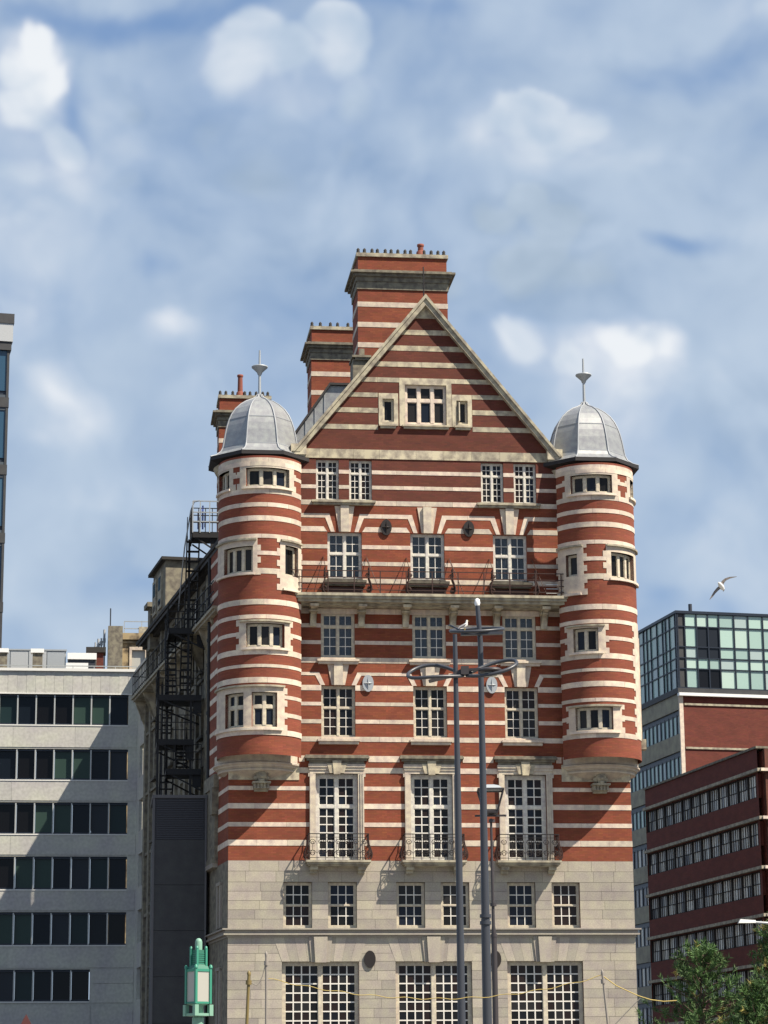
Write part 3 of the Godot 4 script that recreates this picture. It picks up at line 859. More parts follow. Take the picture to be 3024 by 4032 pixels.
# ------------------------------------------------------------------ corner turrets
func make_turret(B: Node3D, sg: float) -> void:
	var R := 1.9
	var cc := Vector3(sg * 7.6, 0, -1.02)
	var m := {"c": cc, "R": R}
	var D := func(a: float) -> float: return deg_to_rad(a) * R
	var lo: float = D.call(-185.0 if sg < 0 else -68.0); var hi: float = D.call(68.0 if sg < 0 else 185.0)
	# windows: [a0, a1, y0, y1, lights, rows]; surrounds: [a0, a1, y0, y1]
	var wins := []
	var surr := []
	if sg < 0:
		wins = [[-24, 38, 28.98, 29.84, 3, 1], [-86, -51, 28.98, 29.84, 2, 1], [-62, -14, 25.08, 26.26, 3, 1], [31, 57, 25.0, 26.36, 1, 1], [-23, 30, 21.72, 22.78, 3, 1], [-57, -26, 18.2, 19.72, 2, 2], [-15, 19, 18.2, 19.72, 2, 2]]
		surr = [[-33, 47, 28.87, 29.98], [-96, -44, 28.87, 29.98], [-88, -8, 24.95, 26.62], [23, 68, 24.3, 26.62], [-33, 40, 21.6, 22.95], [-92, 30, 18.05, 20.06]]
	else:
		wins = [[-41, 18, 28.98, 29.84, 3, 1], [55, 82, 28.98, 29.84, 2, 1], [13, 60, 25.08, 26.26, 3, 1], [-52, -34, 25.2, 26.2, 1, 1], [-43, -8, 21.72, 22.78, 2, 1], [-43, 9, 18.2, 19.22, 3, 1]]
		surr = [[-50, 27, 28.87, 29.98], [46, 96, 28.87, 29.98], [6, 88, 24.95, 26.62], [-68, -25, 24.3, 26.62], [-53, 2, 21.6, 22.95], [-54, 22, 18.05, 19.34], [52, 100, 17.9, 23.2]]
	var ops := []
	for w in wins: ops.append([D.call(w[0]), D.call(w[1]), w[2], w[3]])
	var S := Shape.new()
	panel(S, m, lo, hi, 17.0, 30.4, 0.0, ops, 0.3)
	var t = obj("turret", S, M.brick_turret, B)
	# rings of stone
	for bd in BANDS:
		if bd[0] < 17.5: continue
		var holes := []
		for q in surr:
			if q[3] > bd[0] + 0.06 and q[2] < bd[1] - 0.06: holes.append([D.call(q[0]), D.call(q[1]), 0, 0])
		stones(t, "turret_stone", bd[0], bd[1], lo, hi, lo, hi, holes, 0.016, M.stone, 1.0, m)
	stones(t, "turret_stone", 29.92, 30.12, lo, hi, lo, hi, [], 0.03, M.stone, 1.3, m)
	if sg < 0: stones(t, "turret_stone", 17.85, 18.08, lo, hi, lo, hi, [], 0.03, M.stone, 1.0, m)
	# dressed surrounds with toothed edges
	for q in surr:
		var P := Shape.new()
		panel(P, m, D.call(q[0]), D.call(q[1]), q[2], q[3], 0.02, ops, 0.3, 0.06)
		var hh := 0.0
		var i := 0
		while q[2] + hh < q[3] - 0.1:
			var h := 0.27
			if i % 2 == 0:
				slab(P, m, D.call(q[0] - 4.5), D.call(q[0] + 0.2), q[2] + hh, minf(q[2] + hh + h, q[3]), -0.03, 0.019)
				slab(P, m, D.call(q[1] - 0.2), D.call(q[1] + 4.5), q[2] + hh, minf(q[2] + hh + h, q[3]), -0.03, 0.019)
			hh += h; i += 1
		var su = obj("window_surround", P, M.stone[3] if q[2] > 28.0 else M.stone[1], t)
		if q[1] - q[0] < 49 and q[2] < 18: continue
		var L := Shape.new()
		slab(L, m, D.call(q[0] + 4), D.call(q[1] - 4), q[2], q[2] + 0.10, -0.2, 0.12)
		obj("sill", L, M.stone[2], su)
		if q[2] < 28.0:
			var Hd := Shape.new()
			slab(Hd, m, D.call(q[0] + 1), D.call(q[1] - 1), q[3] - 0.10, q[3] - 0.02, -0.05, 0.13)
			obj("drip_mould", Hd, M.stone_grey[1], su)
	for i in wins.size():
		var w: Array = wins[i]
		var rows := [[1.0, 1]]
		if w[5] == 2: rows = [[0.38, 1], [0.62, 1]]
		window(B, m, D.call(w[0]), D.call(w[1]), w[2], w[3], -0.17, w[4], 1, rows, {"called": "turret_window", "frame": 0.08, "mullion": 0.15, "transom": 0.14, "mat": M.cream, "glass": [M.glass[3], M.glass[2], M.glass[4]]})
	if sg > 0:
		# slim stone shaft with a black bracket on the street side
		var F := Shape.new()
		slab(F, m, D.call(78.0), D.call(86.0), 17.6, 22.6, -0.02, 0.05)
		obj("pilaster", F, M.stone[2], t)
		var bx := Shape.new()
		slab(bx, m, D.call(76.0), D.call(92.0), 17.55, 18.0, -0.02, 0.22)
		obj("bracket_box", bx, M.stone_grey[0], t)
	# corbelled foot
	var C := Shape.new()
	C.lathe([Vector2(0.98, 16.13), Vector2(1.38, 16.32), Vector2(1.68, 16.46), Vector2(1.80, 16.47), Vector2(1.82, 16.54), Vector2(1.76, 16.56), Vector2(1.80, 16.62), Vector2(1.89, 16.64), Vector2(1.92, 16.70), Vector2(1.95, 16.72), Vector2(2.02, 16.74), Vector2(2.03, 16.80), Vector2(1.95, 16.84), Vector2(1.95, 17.22), Vector2(1.89, 17.24)], cc, 40, false)
	obj("corbel", C, M.stone[3], t)
	var Q := Shape.new()
	Q.box(Vector3(minf(sg * 5.87, sg * 8.99), 16.13, -0.02), Vector3(maxf(sg * 5.87, sg * 8.99), 16.88, 0.03))
	obj("corbel_slab", Q, M.stone_grey[2], t)
	_head(t, Vector3(sg * 7.56, 0, 0))
	# cornice, eaves and ribbed lead dome
	var E := Shape.new()
	E.lathe([Vector2(1.90, 30.12), Vector2(1.94, 30.14), Vector2(1.94, 30.22), Vector2(2.0, 30.26), Vector2(2.07, 30.40), Vector2(2.10, 30.46), Vector2(1.9, 30.5)], cc, 40, false)
	obj("turret_cornice", E, M.stone_grey[0], t)
	var V := Shape.new()
	V.lathe([Vector2(1.90, 30.44), Vector2(2.40, 30.62), Vector2(2.47, 30.64), Vector2(2.47, 30.80), Vector2(2.42, 30.82)], cc, 8, false, 0, TAU, PI / 8)
	obj("eaves", V, M.eave, t)
	var cap := [Vector2(2.46, 30.82), Vector2(2.18, 30.92), Vector2(1.94, 31.10), Vector2(1.83, 31.32)]
	var lower := [Vector2(1.83, 31.32), Vector2(1.78, 31.6), Vector2(1.71, 32.0), Vector2(1.63, 32.35), Vector2(1.53, 32.66)]
	var upper := [Vector2(1.53, 32.66), Vector2(1.40, 32.95), Vector2(1.20, 33.24), Vector2(0.95, 33.48), Vector2(0.66, 33.68), Vector2(0.34, 33.82), Vector2(0.17, 33.93), Vector2(0.10, 34.06)]
	var dm := Shape.new()
	dm.lathe([Vector2(2.3, 30.7), Vector2(1.7, 31.3), Vector2(1.45, 32.6), Vector2(0.9, 33.4), Vector2(0.05, 33.9)], cc, 8, false, 0, TAU, PI / 8)
	var dome = obj("dome", dm, M.lead_seam, B)
	var li := 0
	for part in [cap, lower, upper]:
		for k in 8:
			var P := Shape.new()
			P.lathe(part, cc, 1, false, k * PI / 4, (k + 1) * PI / 4, PI / 8)
			obj("lead_panel", P, M.lead, dome)
	for k in 8:
		var a := PI / 8 + k * PI / 4
		var pts := []
		for q in cap + lower.slice(1) + upper.slice(1): pts.append(cc + Vector3(sin(a) * (q.x + 0.01), q.y, cos(a) * (q.x + 0.01)))
		var T := Shape.new()
		T.tube(pts, 0.038, 6)
		obj("dome_rib", T, M.lead_seam, dome)
	for y in [[31.32, 1.845], [32.66, 1.545]]:
		var T := Shape.new()
		T.lathe([Vector2(y[1] - 0.02, y[0] - 0.03), Vector2(y[1] + 0.006, y[0] - 0.02), Vector2(y[1], y[0] + 0.02), Vector2(y[1] - 0.03, y[0] + 0.02)], cc, 8, false, 0, TAU, PI / 8)
		obj("dome_seam", T, M.lead_seam, dome)
	var Fn := Shape.new()
	Fn.tube([cc + Vector3(0, 33.9, 0), cc + Vector3(0, 35.0, 0), cc + Vector3(0, 36.2, 0)], [0.07, 0.06, 0.04], 8)
	Fn.lathe([Vector2(0.05, 34.98), Vector2(0.10, 35.04), Vector2(0.12, 35.12), Vector2(0.26, 35.26), Vector2(0.37, 35.36), Vector2(0.38, 35.41), Vector2(0.30, 35.43), Vector2(0.04, 35.45)], cc, 20)
	obj("finial", Fn, M.silver, dome)

func _head(t: Node, p: Vector3) -> void:
	# carved lump above a fluted block
	var S := Shape.new()
	for q in [[0.0, 16.28, 0.42, 0.24, 0.25], [-0.22, 16.42, 0.36, 0.13, 0.13], [0.22, 16.42, 0.36, 0.13, 0.13], [-0.20, 16.18, 0.34, 0.15, 0.14], [0.20, 16.18, 0.34, 0.15, 0.14], [0.02, 16.22, 0.62, 0.09, 0.10], [0.0, 16.05, 0.48, 0.16, 0.11]]:
		var pr := []
		for i in 9:
			var a := -PI / 2 + PI * i / 8
			pr.append(Vector2(cos(a) * q[3], sin(a) * q[4]))
		S.lathe(pr, p + Vector3(q[0], q[1], q[2]), 12)
	var h = obj("carved_head", S, M.stone_grey[1], t)
	var K := Shape.new()
	K.box(p + Vector3(-0.40, 15.92, 0), p + Vector3(0.40, 16.0, 0.62)); K.box(p + Vector3(-0.35, 15.70, 0), p + Vector3(0.35, 15.92, 0.42)); K.box(p + Vector3(-0.30, 15.60, 0), p + Vector3(0.30, 15.70, 0.25))
	for i in 5: K.box(p + Vector3(-0.33 + 0.145 * i, 15.70, 0.42), p + Vector3(-0.25 + 0.145 * i, 15.92, 0.48))
	obj("corbel_block", K, M.stone_grey[1], h)

# ------------------------------------------------------------------ long balcony across the front
func make_long_balcony(B: Node3D) -> void:
	var S := Shape.new()
	for q in [[24.22, 24.34, 1.22], [24.10, 24.22, 1.16], [23.97, 24.10, 1.04], [23.88, 23.97, 0.66]]:
		S.box(Vector3(-7.15 + (1.22 - q[2]), q[0], -0.02), Vector3(7.20 - (1.22 - q[2]), q[1], q[2]))
	var o = obj("long_balcony", S, M.stone_grey[1], B)
	for x in [-5.25, -3.08, -1.08, 1.06, 3.05, 5.22]:
		var K := Shape.new()
		var pr := [Vector2(0, 23.02), Vector2(0.16, 23.02), Vector2(0.20, 23.30), Vector2(0.26, 23.55), Vector2(0.48, 23.72), Vector2(0.78, 23.80), Vector2(0.86, 23.93), Vector2(0, 23.93)]
		for i in pr.size():
			var a: Vector2 = pr[i]; var b: Vector2 = pr[(i + 1) % pr.size()]
			K.quad(Vector3(x + 0.14, a.y, a.x), Vector3(x + 0.14, b.y, b.x), Vector3(x - 0.14, b.y, b.x), Vector3(x - 0.14, a.y, a.x))
		for i in range(1, pr.size() - 1):
			for sgn in [-1.0, 1.0]:
				var A := Vector3(x + sgn * 0.14, pr[0].y, pr[0].x); var P := Vector3(x + sgn * 0.14, pr[i].y, pr[i].x); var Q := Vector3(x + sgn * 0.14, pr[i + 1].y, pr[i + 1].x)
				if sgn < 0: K.tri(A, P, Q)
				else: K.tri(A, Q, P)
		K.box(Vector3(x - 0.19, 23.62, 0.0), Vector3(x + 0.19, 23.70, 0.52)); K.box(Vector3(x - 0.19, 23.80, 0.0), Vector3(x + 0.19, 23.92, 0.90))
		obj("console", K, M.stone_grey[2], o)
	var T := Shape.new()
	var z := 1.05
	for y in [24.52, 24.80, 25.08, 25.38]: T.bar(Vector3(-7.0, y, z), Vector3(7.05, y, z), 0.035, 0.035)
	for y in [24.52, 24.80, 25.08, 25.38]:
		T.bar(Vector3(-7.0, y, z), Vector3(-7.0, y, 0.8), 0.035, 0.035); T.bar(Vector3(7.05, y, z), Vector3(7.05, y, 0.8), 0.035, 0.035)
	obj("railing", T, M.iron_red, o)
	for i in 13:
		var x := -7.0 + 14.05 * i / 12
		var P := Shape.new()
		P.bar(Vector3(x, 24.3, z), Vector3(x, 25.38, z), 0.045, 0.045)
		obj("railing_post", P, M.iron_red, o)
	# bellied iron guards beside the windows, with stays back to the wall
	for c in ROW_B:
		for sgn in [-1.0, 1.0]:
			var x: float = c + sgn * 0.98
			var G := Shape.new()
			for zz in [0.72, 0.88, 1.04]:
				var pts := []
				for q in [[0.0, 25.55], [0.02, 25.30], [0.0, 25.05], [0.07, 24.85], [0.12, 24.65], [0.10, 24.48], [0.0, 24.36]]:
					pts.append(Vector3(x + sgn * q[0], q[1], zz + q[0] * 0.4))
				G.tube(pts, 0.028, 5)
				scroll(G, Vector3(x + sgn * 0.02, 24.55, zz), Vector3.RIGHT, 0.14, 1.2, sgn, 0.022)
				scroll(G, Vector3(x - sgn * 0.03, 25.2, zz), Vector3.RIGHT, 0.11, 1.2, -sgn, 0.018)
			for zz in [0.55, 0.8]: scroll(G, Vector3(x, 24.62, zz), Vector3(0, 0, 1), 0.16, 1.2, 1.0, 0.02)
			G.bar(Vector3(x, 25.55, 1.04), Vector3(x, 26.25, 0.03), 0.022, 0.022)
			G.bar(Vector3(x + sgn * 0.5, 24.4, 1.0), Vector3(x, 26.25, 0.03), 0.02, 0.02)
			obj("iron_guard", G, M.iron_red, o)
		var Bx := Shape.new()
		Bx.box(Vector3(c - 0.80, 24.5, 0.0), Vector3(c + 0.80, 24.82, 0.12))
		obj("window_panel", Bx, M.iron_red, o)
	# grey gate at the right-hand end
	var Gt := Shape.new()
	Gt.bar(Vector3(6.3, 24.34, 1.0), Vector3(6.3, 25.2, 1.0), 0.06, 0.05); Gt.bar(Vector3(6.98, 24.34, 1.0), Vector3(6.98, 25.75, 1.0), 0.07, 0.06); Gt.bar(Vector3(5.75, 24.4, 0.95), Vector3(6.28, 25.1, 0.95), 0.05, 0.05)
	for y in [24.5, 24.7, 24.9]: Gt.bar(Vector3(5.2, y, 0.98), Vector3(5.75, y, 0.98), 0.03, 0.03)
	obj("gate_frame", Gt, M.steel_pale, o)
# ------------------------------------------------------------------ the long sides
func make_sides(B: Node3D) -> void:
	var a := deg_to_rad(7.2)
	var L := {"o": Vector3(-8.98, 0, 0), "d": Vector3(sin(a), 0, cos(a)), "n": Vector3(-cos(a), 0, sin(a))}
	var slits := [[-2.05, -1.65, 9.9, 11.6], [-2.05, -1.65, 4.5, 7.9]]
	var S := Shape.new()
	panel(S, L, -4.9, 0, 12.6, 27.2, 0, [], 0.3)
	var w = obj("side_wall", S, M.brick, B)
	for bd in BANDS:
		if bd[0] < 27.0: stones(w, "side_stone", bd[0], bd[1], -4.85, 0, -4.85, 0, [], 0.014, M.stone, 1.2, L)
	var A := Shape.new()
	panel(A, L, -4.9, 0, 0, 12.6, 0.01, slits, 0.3)
	var base = obj("side_base", A, M.grime, B)
	for k in slits:
		var G := Shape.new()
		slab(G, L, k[0], k[1], k[2], k[3], -0.3, -0.2)
		obj("slit_window", G, M.glass[0], base)
		var J := Shape.new()
		slab(J, L, k[0] - 0.3, k[0], k[2] - 0.1, k[3] + 0.15, 0, 0.10); slab(J, L, k[1], k[1] + 0.3, k[2] - 0.1, k[3] + 0.15, 0, 0.10); slab(J, L, k[0] - 0.3, k[1] + 0.3, k[3] + 0.05, k[3] + 0.2, 0, 0.13)
		obj("window_surround", J, M.ashlar[3], base)
	var C := Shape.new()
	for q in [[9.60, 9.66, 0.24], [9.45, 9.60, 0.11], [9.38, 9.45, 0.18], [9.28, 9.38, 0.05]]: slab(C, L, -4.9, 0.0, q[0], q[1], -0.05, q[2])
	slab(C, L, -4.9, -2.6, 12.55, 12.75, 0, 0.24)
	obj("side_string_course", C, M.ashlar[3], B)
	var P := Shape.new()
	slab(P, L, -4.8, -2.55, 12.75, 16.1, -0.05, 0.16); slab(P, L, -4.9, -2.4, 16.1, 16.7, -0.05, 0.24); slab(P, L, -3.0, -2.45, 14.9, 16.1, -0.05, 0.30); slab(P, L, -4.6, -2.75, 12.75, 13.0, -0.05, 0.21)
	obj("corner_pilaster", P, M.grime, B)
	# rear part, set back, of weathered stone with tall windows between piers
	var rz := -0.55
	var ops := []
	var f := [9.6, 12.9, 16.2, 19.5, 22.7, 25.0]
	var xs := [-7.2, -10.0, -13.0, -16.2, -19.4, -24.9]
	for x in xs:
		for i in f.size(): ops.append([x - 0.62, x + 0.62, f[i] - (0.2 if i == 5 else 0.0), f[i] + (1.5 if i == 4 else 1.9)])
	var Rw := Shape.new()
	panel(Rw, L, -28.5, -4.9, 0, 27.4, rz, ops, 0.35)
	var rear = obj("rear_wall", Rw, M.grime, B)
	for o in ops:
		window(B, L, o[0], o[1], o[2], o[3], rz - 0.15, 2, 1, [[0.35, 1], [0.65, 1]], {"called": "side_window", "frame": 0.1, "mat": M.bars})
		var Sl := Shape.new()
		slab(Sl, L, o[0] - 0.15, o[1] + 0.15, o[2] - 0.14, o[2], rz, rz + 0.22)
		obj("sill", Sl, M.dirty, rear)
	for x in [-5.3, -5.9, -8.6, -11.5, -14.6, -17.8, -21.4, -23.0, -26.4, -28.2]:
		var Pr := Shape.new()
		slab(Pr, L, x - 0.27, x + 0.27, 0, 24.0, rz, rz + 0.16); slab(Pr, L, x - 0.2, x + 0.2, 24.3, 27.3, rz, rz + 0.12)
		obj("pier", Pr, M.stone_grey[1] if x > -9 else M.grime, rear)
	for y in [12.3, 15.6, 18.9, 22.2]:
		var St := Shape.new()
		slab(St, L, -28.5, -4.9, y, y + 0.16, rz, rz + 0.12)
		obj("string_course", St, M.grime, rear)
	# side balcony on curved brackets, the same height as the front one
	var Bs := Shape.new()
	slab(Bs, L, -28.6, -2.4, 24.28, 24.40, rz, 0.35); slab(Bs, L, -28.5, -2.4, 24.16, 24.28, rz, 0.24)
	var bal = obj("side_balcony", Bs, M.stone_grey[1], B)
	for i in 9:
		var x := -4.3 - 3.0 * i
		var K := Shape.new()
		var pr := [[rz, 22.4], [rz + 0.15, 22.4], [rz + 0.2, 23.2], [rz + 0.4, 23.7], [0.15, 24.16], [rz, 24.16]]
		for j in range(1, pr.size() - 1):
			for sd in [-0.14, 0.14]:
				var A0 := mp(L, x + sd, pr[0][1], pr[0][0]); var A1 := mp(L, x + sd, pr[j][1], pr[j][0]); var A2 := mp(L, x + sd, pr[j + 1][1], pr[j + 1][0])
				if sd < 0: K.tri(A0, A1, A2)
				else: K.tri(A0, A2, A1)
		for j in pr.size() - 1:
			K.quad(mp(L, x - 0.14, pr[j][1], pr[j][0]), mp(L, x + 0.14, pr[j][1], pr[j][0]), mp(L, x + 0.14, pr[j + 1][1], pr[j + 1][0]), mp(L, x - 0.14, pr[j + 1][1], pr[j + 1][0]))
		obj("side_bracket", K, M.stone_grey[2], bal)
	var Rl := Shape.new()
	for y in [24.6, 25.1, 25.6]: Rl.bar(mp(L, -28.5, y, 0.28), mp(L, -2.6, y, 0.28), 0.04, 0.04)
	for i in 48: Rl.bar(mp(L, -28.4 + 0.54 * i, 24.4, 0.28), mp(L, -28.4 + 0.54 * i, 25.6, 0.28), 0.03, 0.03)
	Rl.bar(mp(L, -28.5, 24.6, rz), mp(L, -28.5, 24.6, 0.28), 0.04, 0.04); Rl.bar(mp(L, -28.5, 25.6, rz), mp(L, -28.5, 25.6, 0.28), 0.04, 0.04)
	obj("side_railing", Rl, M.escape, bal)
	# eaves gutter and dormer
	var Ev := Shape.new()
	slab(Ev, L, -28.6, -2.2, 27.35, 27.52, rz - 0.2, 0.12); slab(Ev, L, -28.6, -2.2, 27.15, 27.35, rz - 0.2, -0.25)
	obj("side_eaves", Ev, M.soot, B)
	var Dm := Shape.new()
	slab(Dm, L, -23.4, -19.1, 27.5, 30.2, -4.0, -0.05)
	var dm = obj("roof_dormer", Dm, M.grime, B)
	var Dr := Shape.new()
	slab(Dr, L, -23.7, -18.9, 30.2, 30.36, -4.2, 0.2)
	obj("dormer_roof", Dr, M.soot, dm)
	for x in [-22.6, -20.7]:
		var Dw := Shape.new()
		slab(Dw, L, x - 0.6, x + 0.6, 27.9, 29.8, -0.05, 0.03)
		obj("dormer_panel", Dw, M.stone_grey[1], dm)
		var Dg := Shape.new()
		slab(Dg, L, x - 0.35, x + 0.35, 28.9, 29.6, 0.03, 0.05); slab(Dg, L, x - 0.35, x + 0.35, 28.1, 28.4, 0.03, 0.05)
		obj("dormer_window", Dg, M.glass[3], dm)
	var Rc := Shape.new()
	slab(Rc, L, -25.6, -24.7, 26.5, 28.8, -1.2, -0.1); slab(Rc, L, -25.8, -24.5, 28.8, 29.05, -1.4, 0.1)
	var rc = obj("rear_stack", Rc, M.grime, B)
	var Fl := Shape.new()
	Fl.tube([mp(L, -25.0, 29.0, -0.5), mp(L, -25.0, 30.3, -0.5)], 0.16, 8)
	obj("white_flue", Fl, M.led, rc)
	# black rainwater pipes
	for q in [[-5.05, 0.02, 27.2], [-22.0, rz + 0.12, 24.1]]:
		var Pp := Shape.new()
		Pp.tube([mp(L, q[0], 0, q[1]), mp(L, q[0], 12, q[1]), mp(L, q[0], q[2], q[1])], 0.10, 8)
		for y in [6.0, 9.5, 13.0, 16.4, 19.8, 23.2]: Pp.tube([mp(L, q[0], y, q[1]), mp(L, q[0], y + 0.15, q[1])], 0.135, 8)
		obj("rain_pipe", Pp, M.escape, B)
	# right side and back, plain
	var Rt := {"o": Vector3(8.98, 0, 0), "d": Vector3(0, 0, -1), "n": Vector3(1, 0, 0)}
	var Rs := Shape.new()
	panel(Rs, Rt, 0, 28.5, 12.6, 27.5, 0, [], 0.3)
	var rs = obj("side_wall", Rs, M.brick, B)
	for bd in BANDS:
		if bd[0] < 27.0: stones(rs, "side_stone", bd[0], bd[1], 0, 28.4, 0, 28.4, [], 0.014, M.stone, 7.0, Rt)
	var Rb := Shape.new()
	panel(Rb, Rt, 0, 28.5, 0, 12.6, 0.006, [], 0.3)
	obj("side_base", Rb, M.ashlar[0], B)
	var Bk := Shape.new()
	Bk.quad(Vector3(8.98, 0, -28.2), Vector3(-11.9, 0, -28.2), Vector3(-11.9, 27.3, -28.2), Vector3(8.98, 27.5, -28.4))
	Bk.tri(Vector3(9.05, 27.5, -28.0), Vector3(-12.5, 27.5, -28.0), Vector3(0, 38.2, -28.0))
	obj("back_wall", Bk, M.grime, B)

# ------------------------------------------------------------------ iron fire escape zigzagging down the left side
func make_fire_escape() -> void:
	var F = thing("fire_escape", "black iron fire escape zigzagging down the shaded side of the striped building", "fire escape", FRONT_AT, deg_to_rad(FRONT_TURN))
	# landings [x0, x1, y, z0, z1]
	for l in [[-10.45, -9.15, 28.85, -8.6, -6.6], [-11.46, -9.7, 24.45, -11.0, -8.0], [-11.94, -9.85, 21.22, -10.8, -8.0], [-11.94, -10.2, 19.1, -11.0, -8.0], [-11.5, -9.85, 17.7, -10.8, -8.0]]:
		var S := Shape.new()
		S.box(Vector3(l[0], l[2] - 0.12, l[3]), Vector3(l[1], l[2], l[4]))
		S.box(Vector3(l[0], l[2] - 0.28, l[4] - 0.06), Vector3(l[1], l[2] - 0.12, l[4])); S.box(Vector3(l[0], l[2] - 0.28, l[3]), Vector3(l[0] + 0.06, l[2] - 0.12, l[4]))
		S.bar(Vector3(l[0] + 0.1, l[2] - 0.2, l[4] - 0.1), Vector3(l[1], l[2] - 1.0, l[4] - 0.1), 0.07, 0.07); S.bar(Vector3(l[0] + 0.1, l[2] - 0.2, l[3] + 0.1), Vector3(l[1], l[2] - 1.0, l[3] + 0.1), 0.07, 0.07)
		S.box(Vector3(l[1] - 0.4, l[2] - 0.85, l[4] - 0.2), Vector3(l[1], l[2] - 0.1, l[4] - 0.12))
		var o = obj("landing", S, M.escape, F)
		var R := Shape.new()
		for y in [0.45, 0.8, 1.15]:
			R.bar(Vector3(l[0], l[2] + y, l[4]), Vector3(l[1], l[2] + y, l[4]), 0.04, 0.04); R.bar(Vector3(l[0], l[2] + y, l[4]), Vector3(l[0], l[2] + y, l[3]), 0.04, 0.04)
		for i in 5: R.bar(Vector3(lerpf(l[0], l[1], i / 4.0), l[2], l[4]), Vector3(lerpf(l[0], l[1], i / 4.0), l[2] + 1.15, l[4]), 0.04, 0.04)
		for i in 4: R.bar(Vector3(l[0], l[2], lerpf(l[3], l[4], i / 3.0)), Vector3(l[0], l[2] + 1.15, lerpf(l[3], l[4], i / 3.0)), 0.04, 0.04)
		obj("landing_railing", R, M.escape, o)
	# flights [x, width, y top, z top, y bottom, z bottom]
	for q in [[-10.35, 0.58, 28.7, -7.0, 24.55, -9.8], [-11.3, 0.5, 24.4, -10.4, 21.3, -8.4], [-11.45, 0.45, 21.1, -8.3, 19.2, -10.2], [-10.75, 0.5, 19.0, -9.9, 17.8, -8.6], [-11.45, 0.62, 17.6, -8.4, 15.9, -10.0], [-10.55, 0.5, 24.3, -8.4, 21.4, -10.4]]:
		var n := 10 if q[2] - q[4] > 2.5 else 6
		var S := Shape.new()
		for sd in [-0.5, 0.5]:
			S.bar(Vector3(q[0] + sd * q[1], q[2], q[3]), Vector3(q[0] + sd * q[1], q[4], q[5]), 0.05, 0.22)
			S.bar(Vector3(q[0] + sd * q[1], q[2] + 0.95, q[3]), Vector3(q[0] + sd * q[1], q[4] + 0.95, q[5]), 0.04, 0.04)
			for i in 4:
				var t := i / 3.0
				S.bar(Vector3(q[0] + sd * q[1], lerpf(q[2], q[4], t), lerpf(q[3], q[5], t)), Vector3(q[0] + sd * q[1], lerpf(q[2], q[4], t) + 0.95, lerpf(q[3], q[5], t)), 0.035, 0.035)
		var o = obj("stair_flight", S, M.escape, F)
		for i in n:
			var t := (i + 0.5) / n
			block("stair_tread", o, Vector3(q[0] - q[1] / 2, lerpf(q[2], q[4], t) - 0.05, lerpf(q[3], q[5], t) - 0.13), Vector3(q[0] + q[1] / 2, lerpf(q[2], q[4], t), lerpf(q[3], q[5], t) + 0.13), M.escape)
	# top landing rail, long handrail and the posts that carry it all
	var T := Shape.new()
	for y in [29.35, 29.8, 30.35]: T.bar(Vector3(-10.4, y, -6.6), Vector3(-9.1, y, -6.6), 0.05, 0.05)
	for x in [-10.4, -10.05, -9.6, -9.1]: T.bar(Vector3(x, 28.8, -6.6), Vector3(x, 30.35, -6.6), 0.05, 0.05)
	T.tube([Vector3(-10.1, 30.38, -6.6), Vector3(-10.35, 30.3, -6.6), Vector3(-10.5, 29.9, -6.7), Vector3(-10.75, 28.3, -7.4), Vector3(-10.95, 25.6, -9.5)], 0.035, 5)
	T.tube([Vector3(-10.4, 30.1, -6.6), Vector3(-10.55, 29.6, -6.7), Vector3(-10.78, 28.0, -7.4)], 0.03, 5)
	obj("handrail", T, M.silver, F)
	var P := Shape.new()
	for x in [[-11.9, -8.1, 15.9, 22.4], [-10.35, -8.1, 15.9, 21.2], [-11.4, -10.9, 15.9, 25.5], [-10.5, -8.1, 21.2, 28.8]]: P.bar(Vector3(x[0], x[2], x[1]), Vector3(x[0], x[3], x[1]), 0.11, 0.11)
	obj("post", P, M.escape, F)
	var Bl := Shape.new()
	for i in 4: Bl.box(Vector3(-10.18 + 0.11 * i, 29.0 + 0.1 * (i % 2), -6.75), Vector3(-10.11 + 0.11 * i, 29.85 + 0.15 * (i % 3), -6.68))
	obj("blue_sheeting", Bl, M.blue, F)

# ------------------------------------------------------------------ dark clad shaft at the foot of the escape
func make_shaft() -> void:
	var T = thing("clad_shaft", "tall windowless shaft clad in dark grey sheet, louvred at its top, beside the striped building", "lift shaft", FRONT_AT, deg_to_rad(FRONT_TURN))
	var S := Shape.new()
	S.box(Vector3(-12.1, 0, -8.2), Vector3(-9.78, 15.9, -4.46))
	obj("core", S, M.clad_dark, T)
	for i in 8:
		var y0 := 13.98 - 2.04 * (i + 1); var y1 := 13.98 - 2.04 * i
		block("cladding_sheet", T, Vector3(-12.1, y0 + 0.01, -4.46), Vector3(-9.78, y1 - 0.01, -4.40), M.clad)
		block("cladding_sheet", T, Vector3(-12.16, y0 + 0.01, -8.2), Vector3(-12.1, y1 - 0.01, -4.46), M.clad)
	for i in 22: block("louvre_slat", T, Vector3(-12.02, 14.0 + 0.082 * i, -4.46), Vector3(-9.86, 14.055 + 0.082 * i, -4.40), M.clad_dark)
	block("corner_trim", T, Vector3(-9.80, 0, -4.5), Vector3(-9.72, 15.98, -4.36), M.clad_trim)
	block("corner_trim", T, Vector3(-12.18, 0, -4.5), Vector3(-12.08, 15.98, -4.36), M.clad_trim)
	block("top_trim", T, Vector3(-12.2, 15.86, -8.25), Vector3(-9.7, 16.0, -4.34), M.clad_trim)

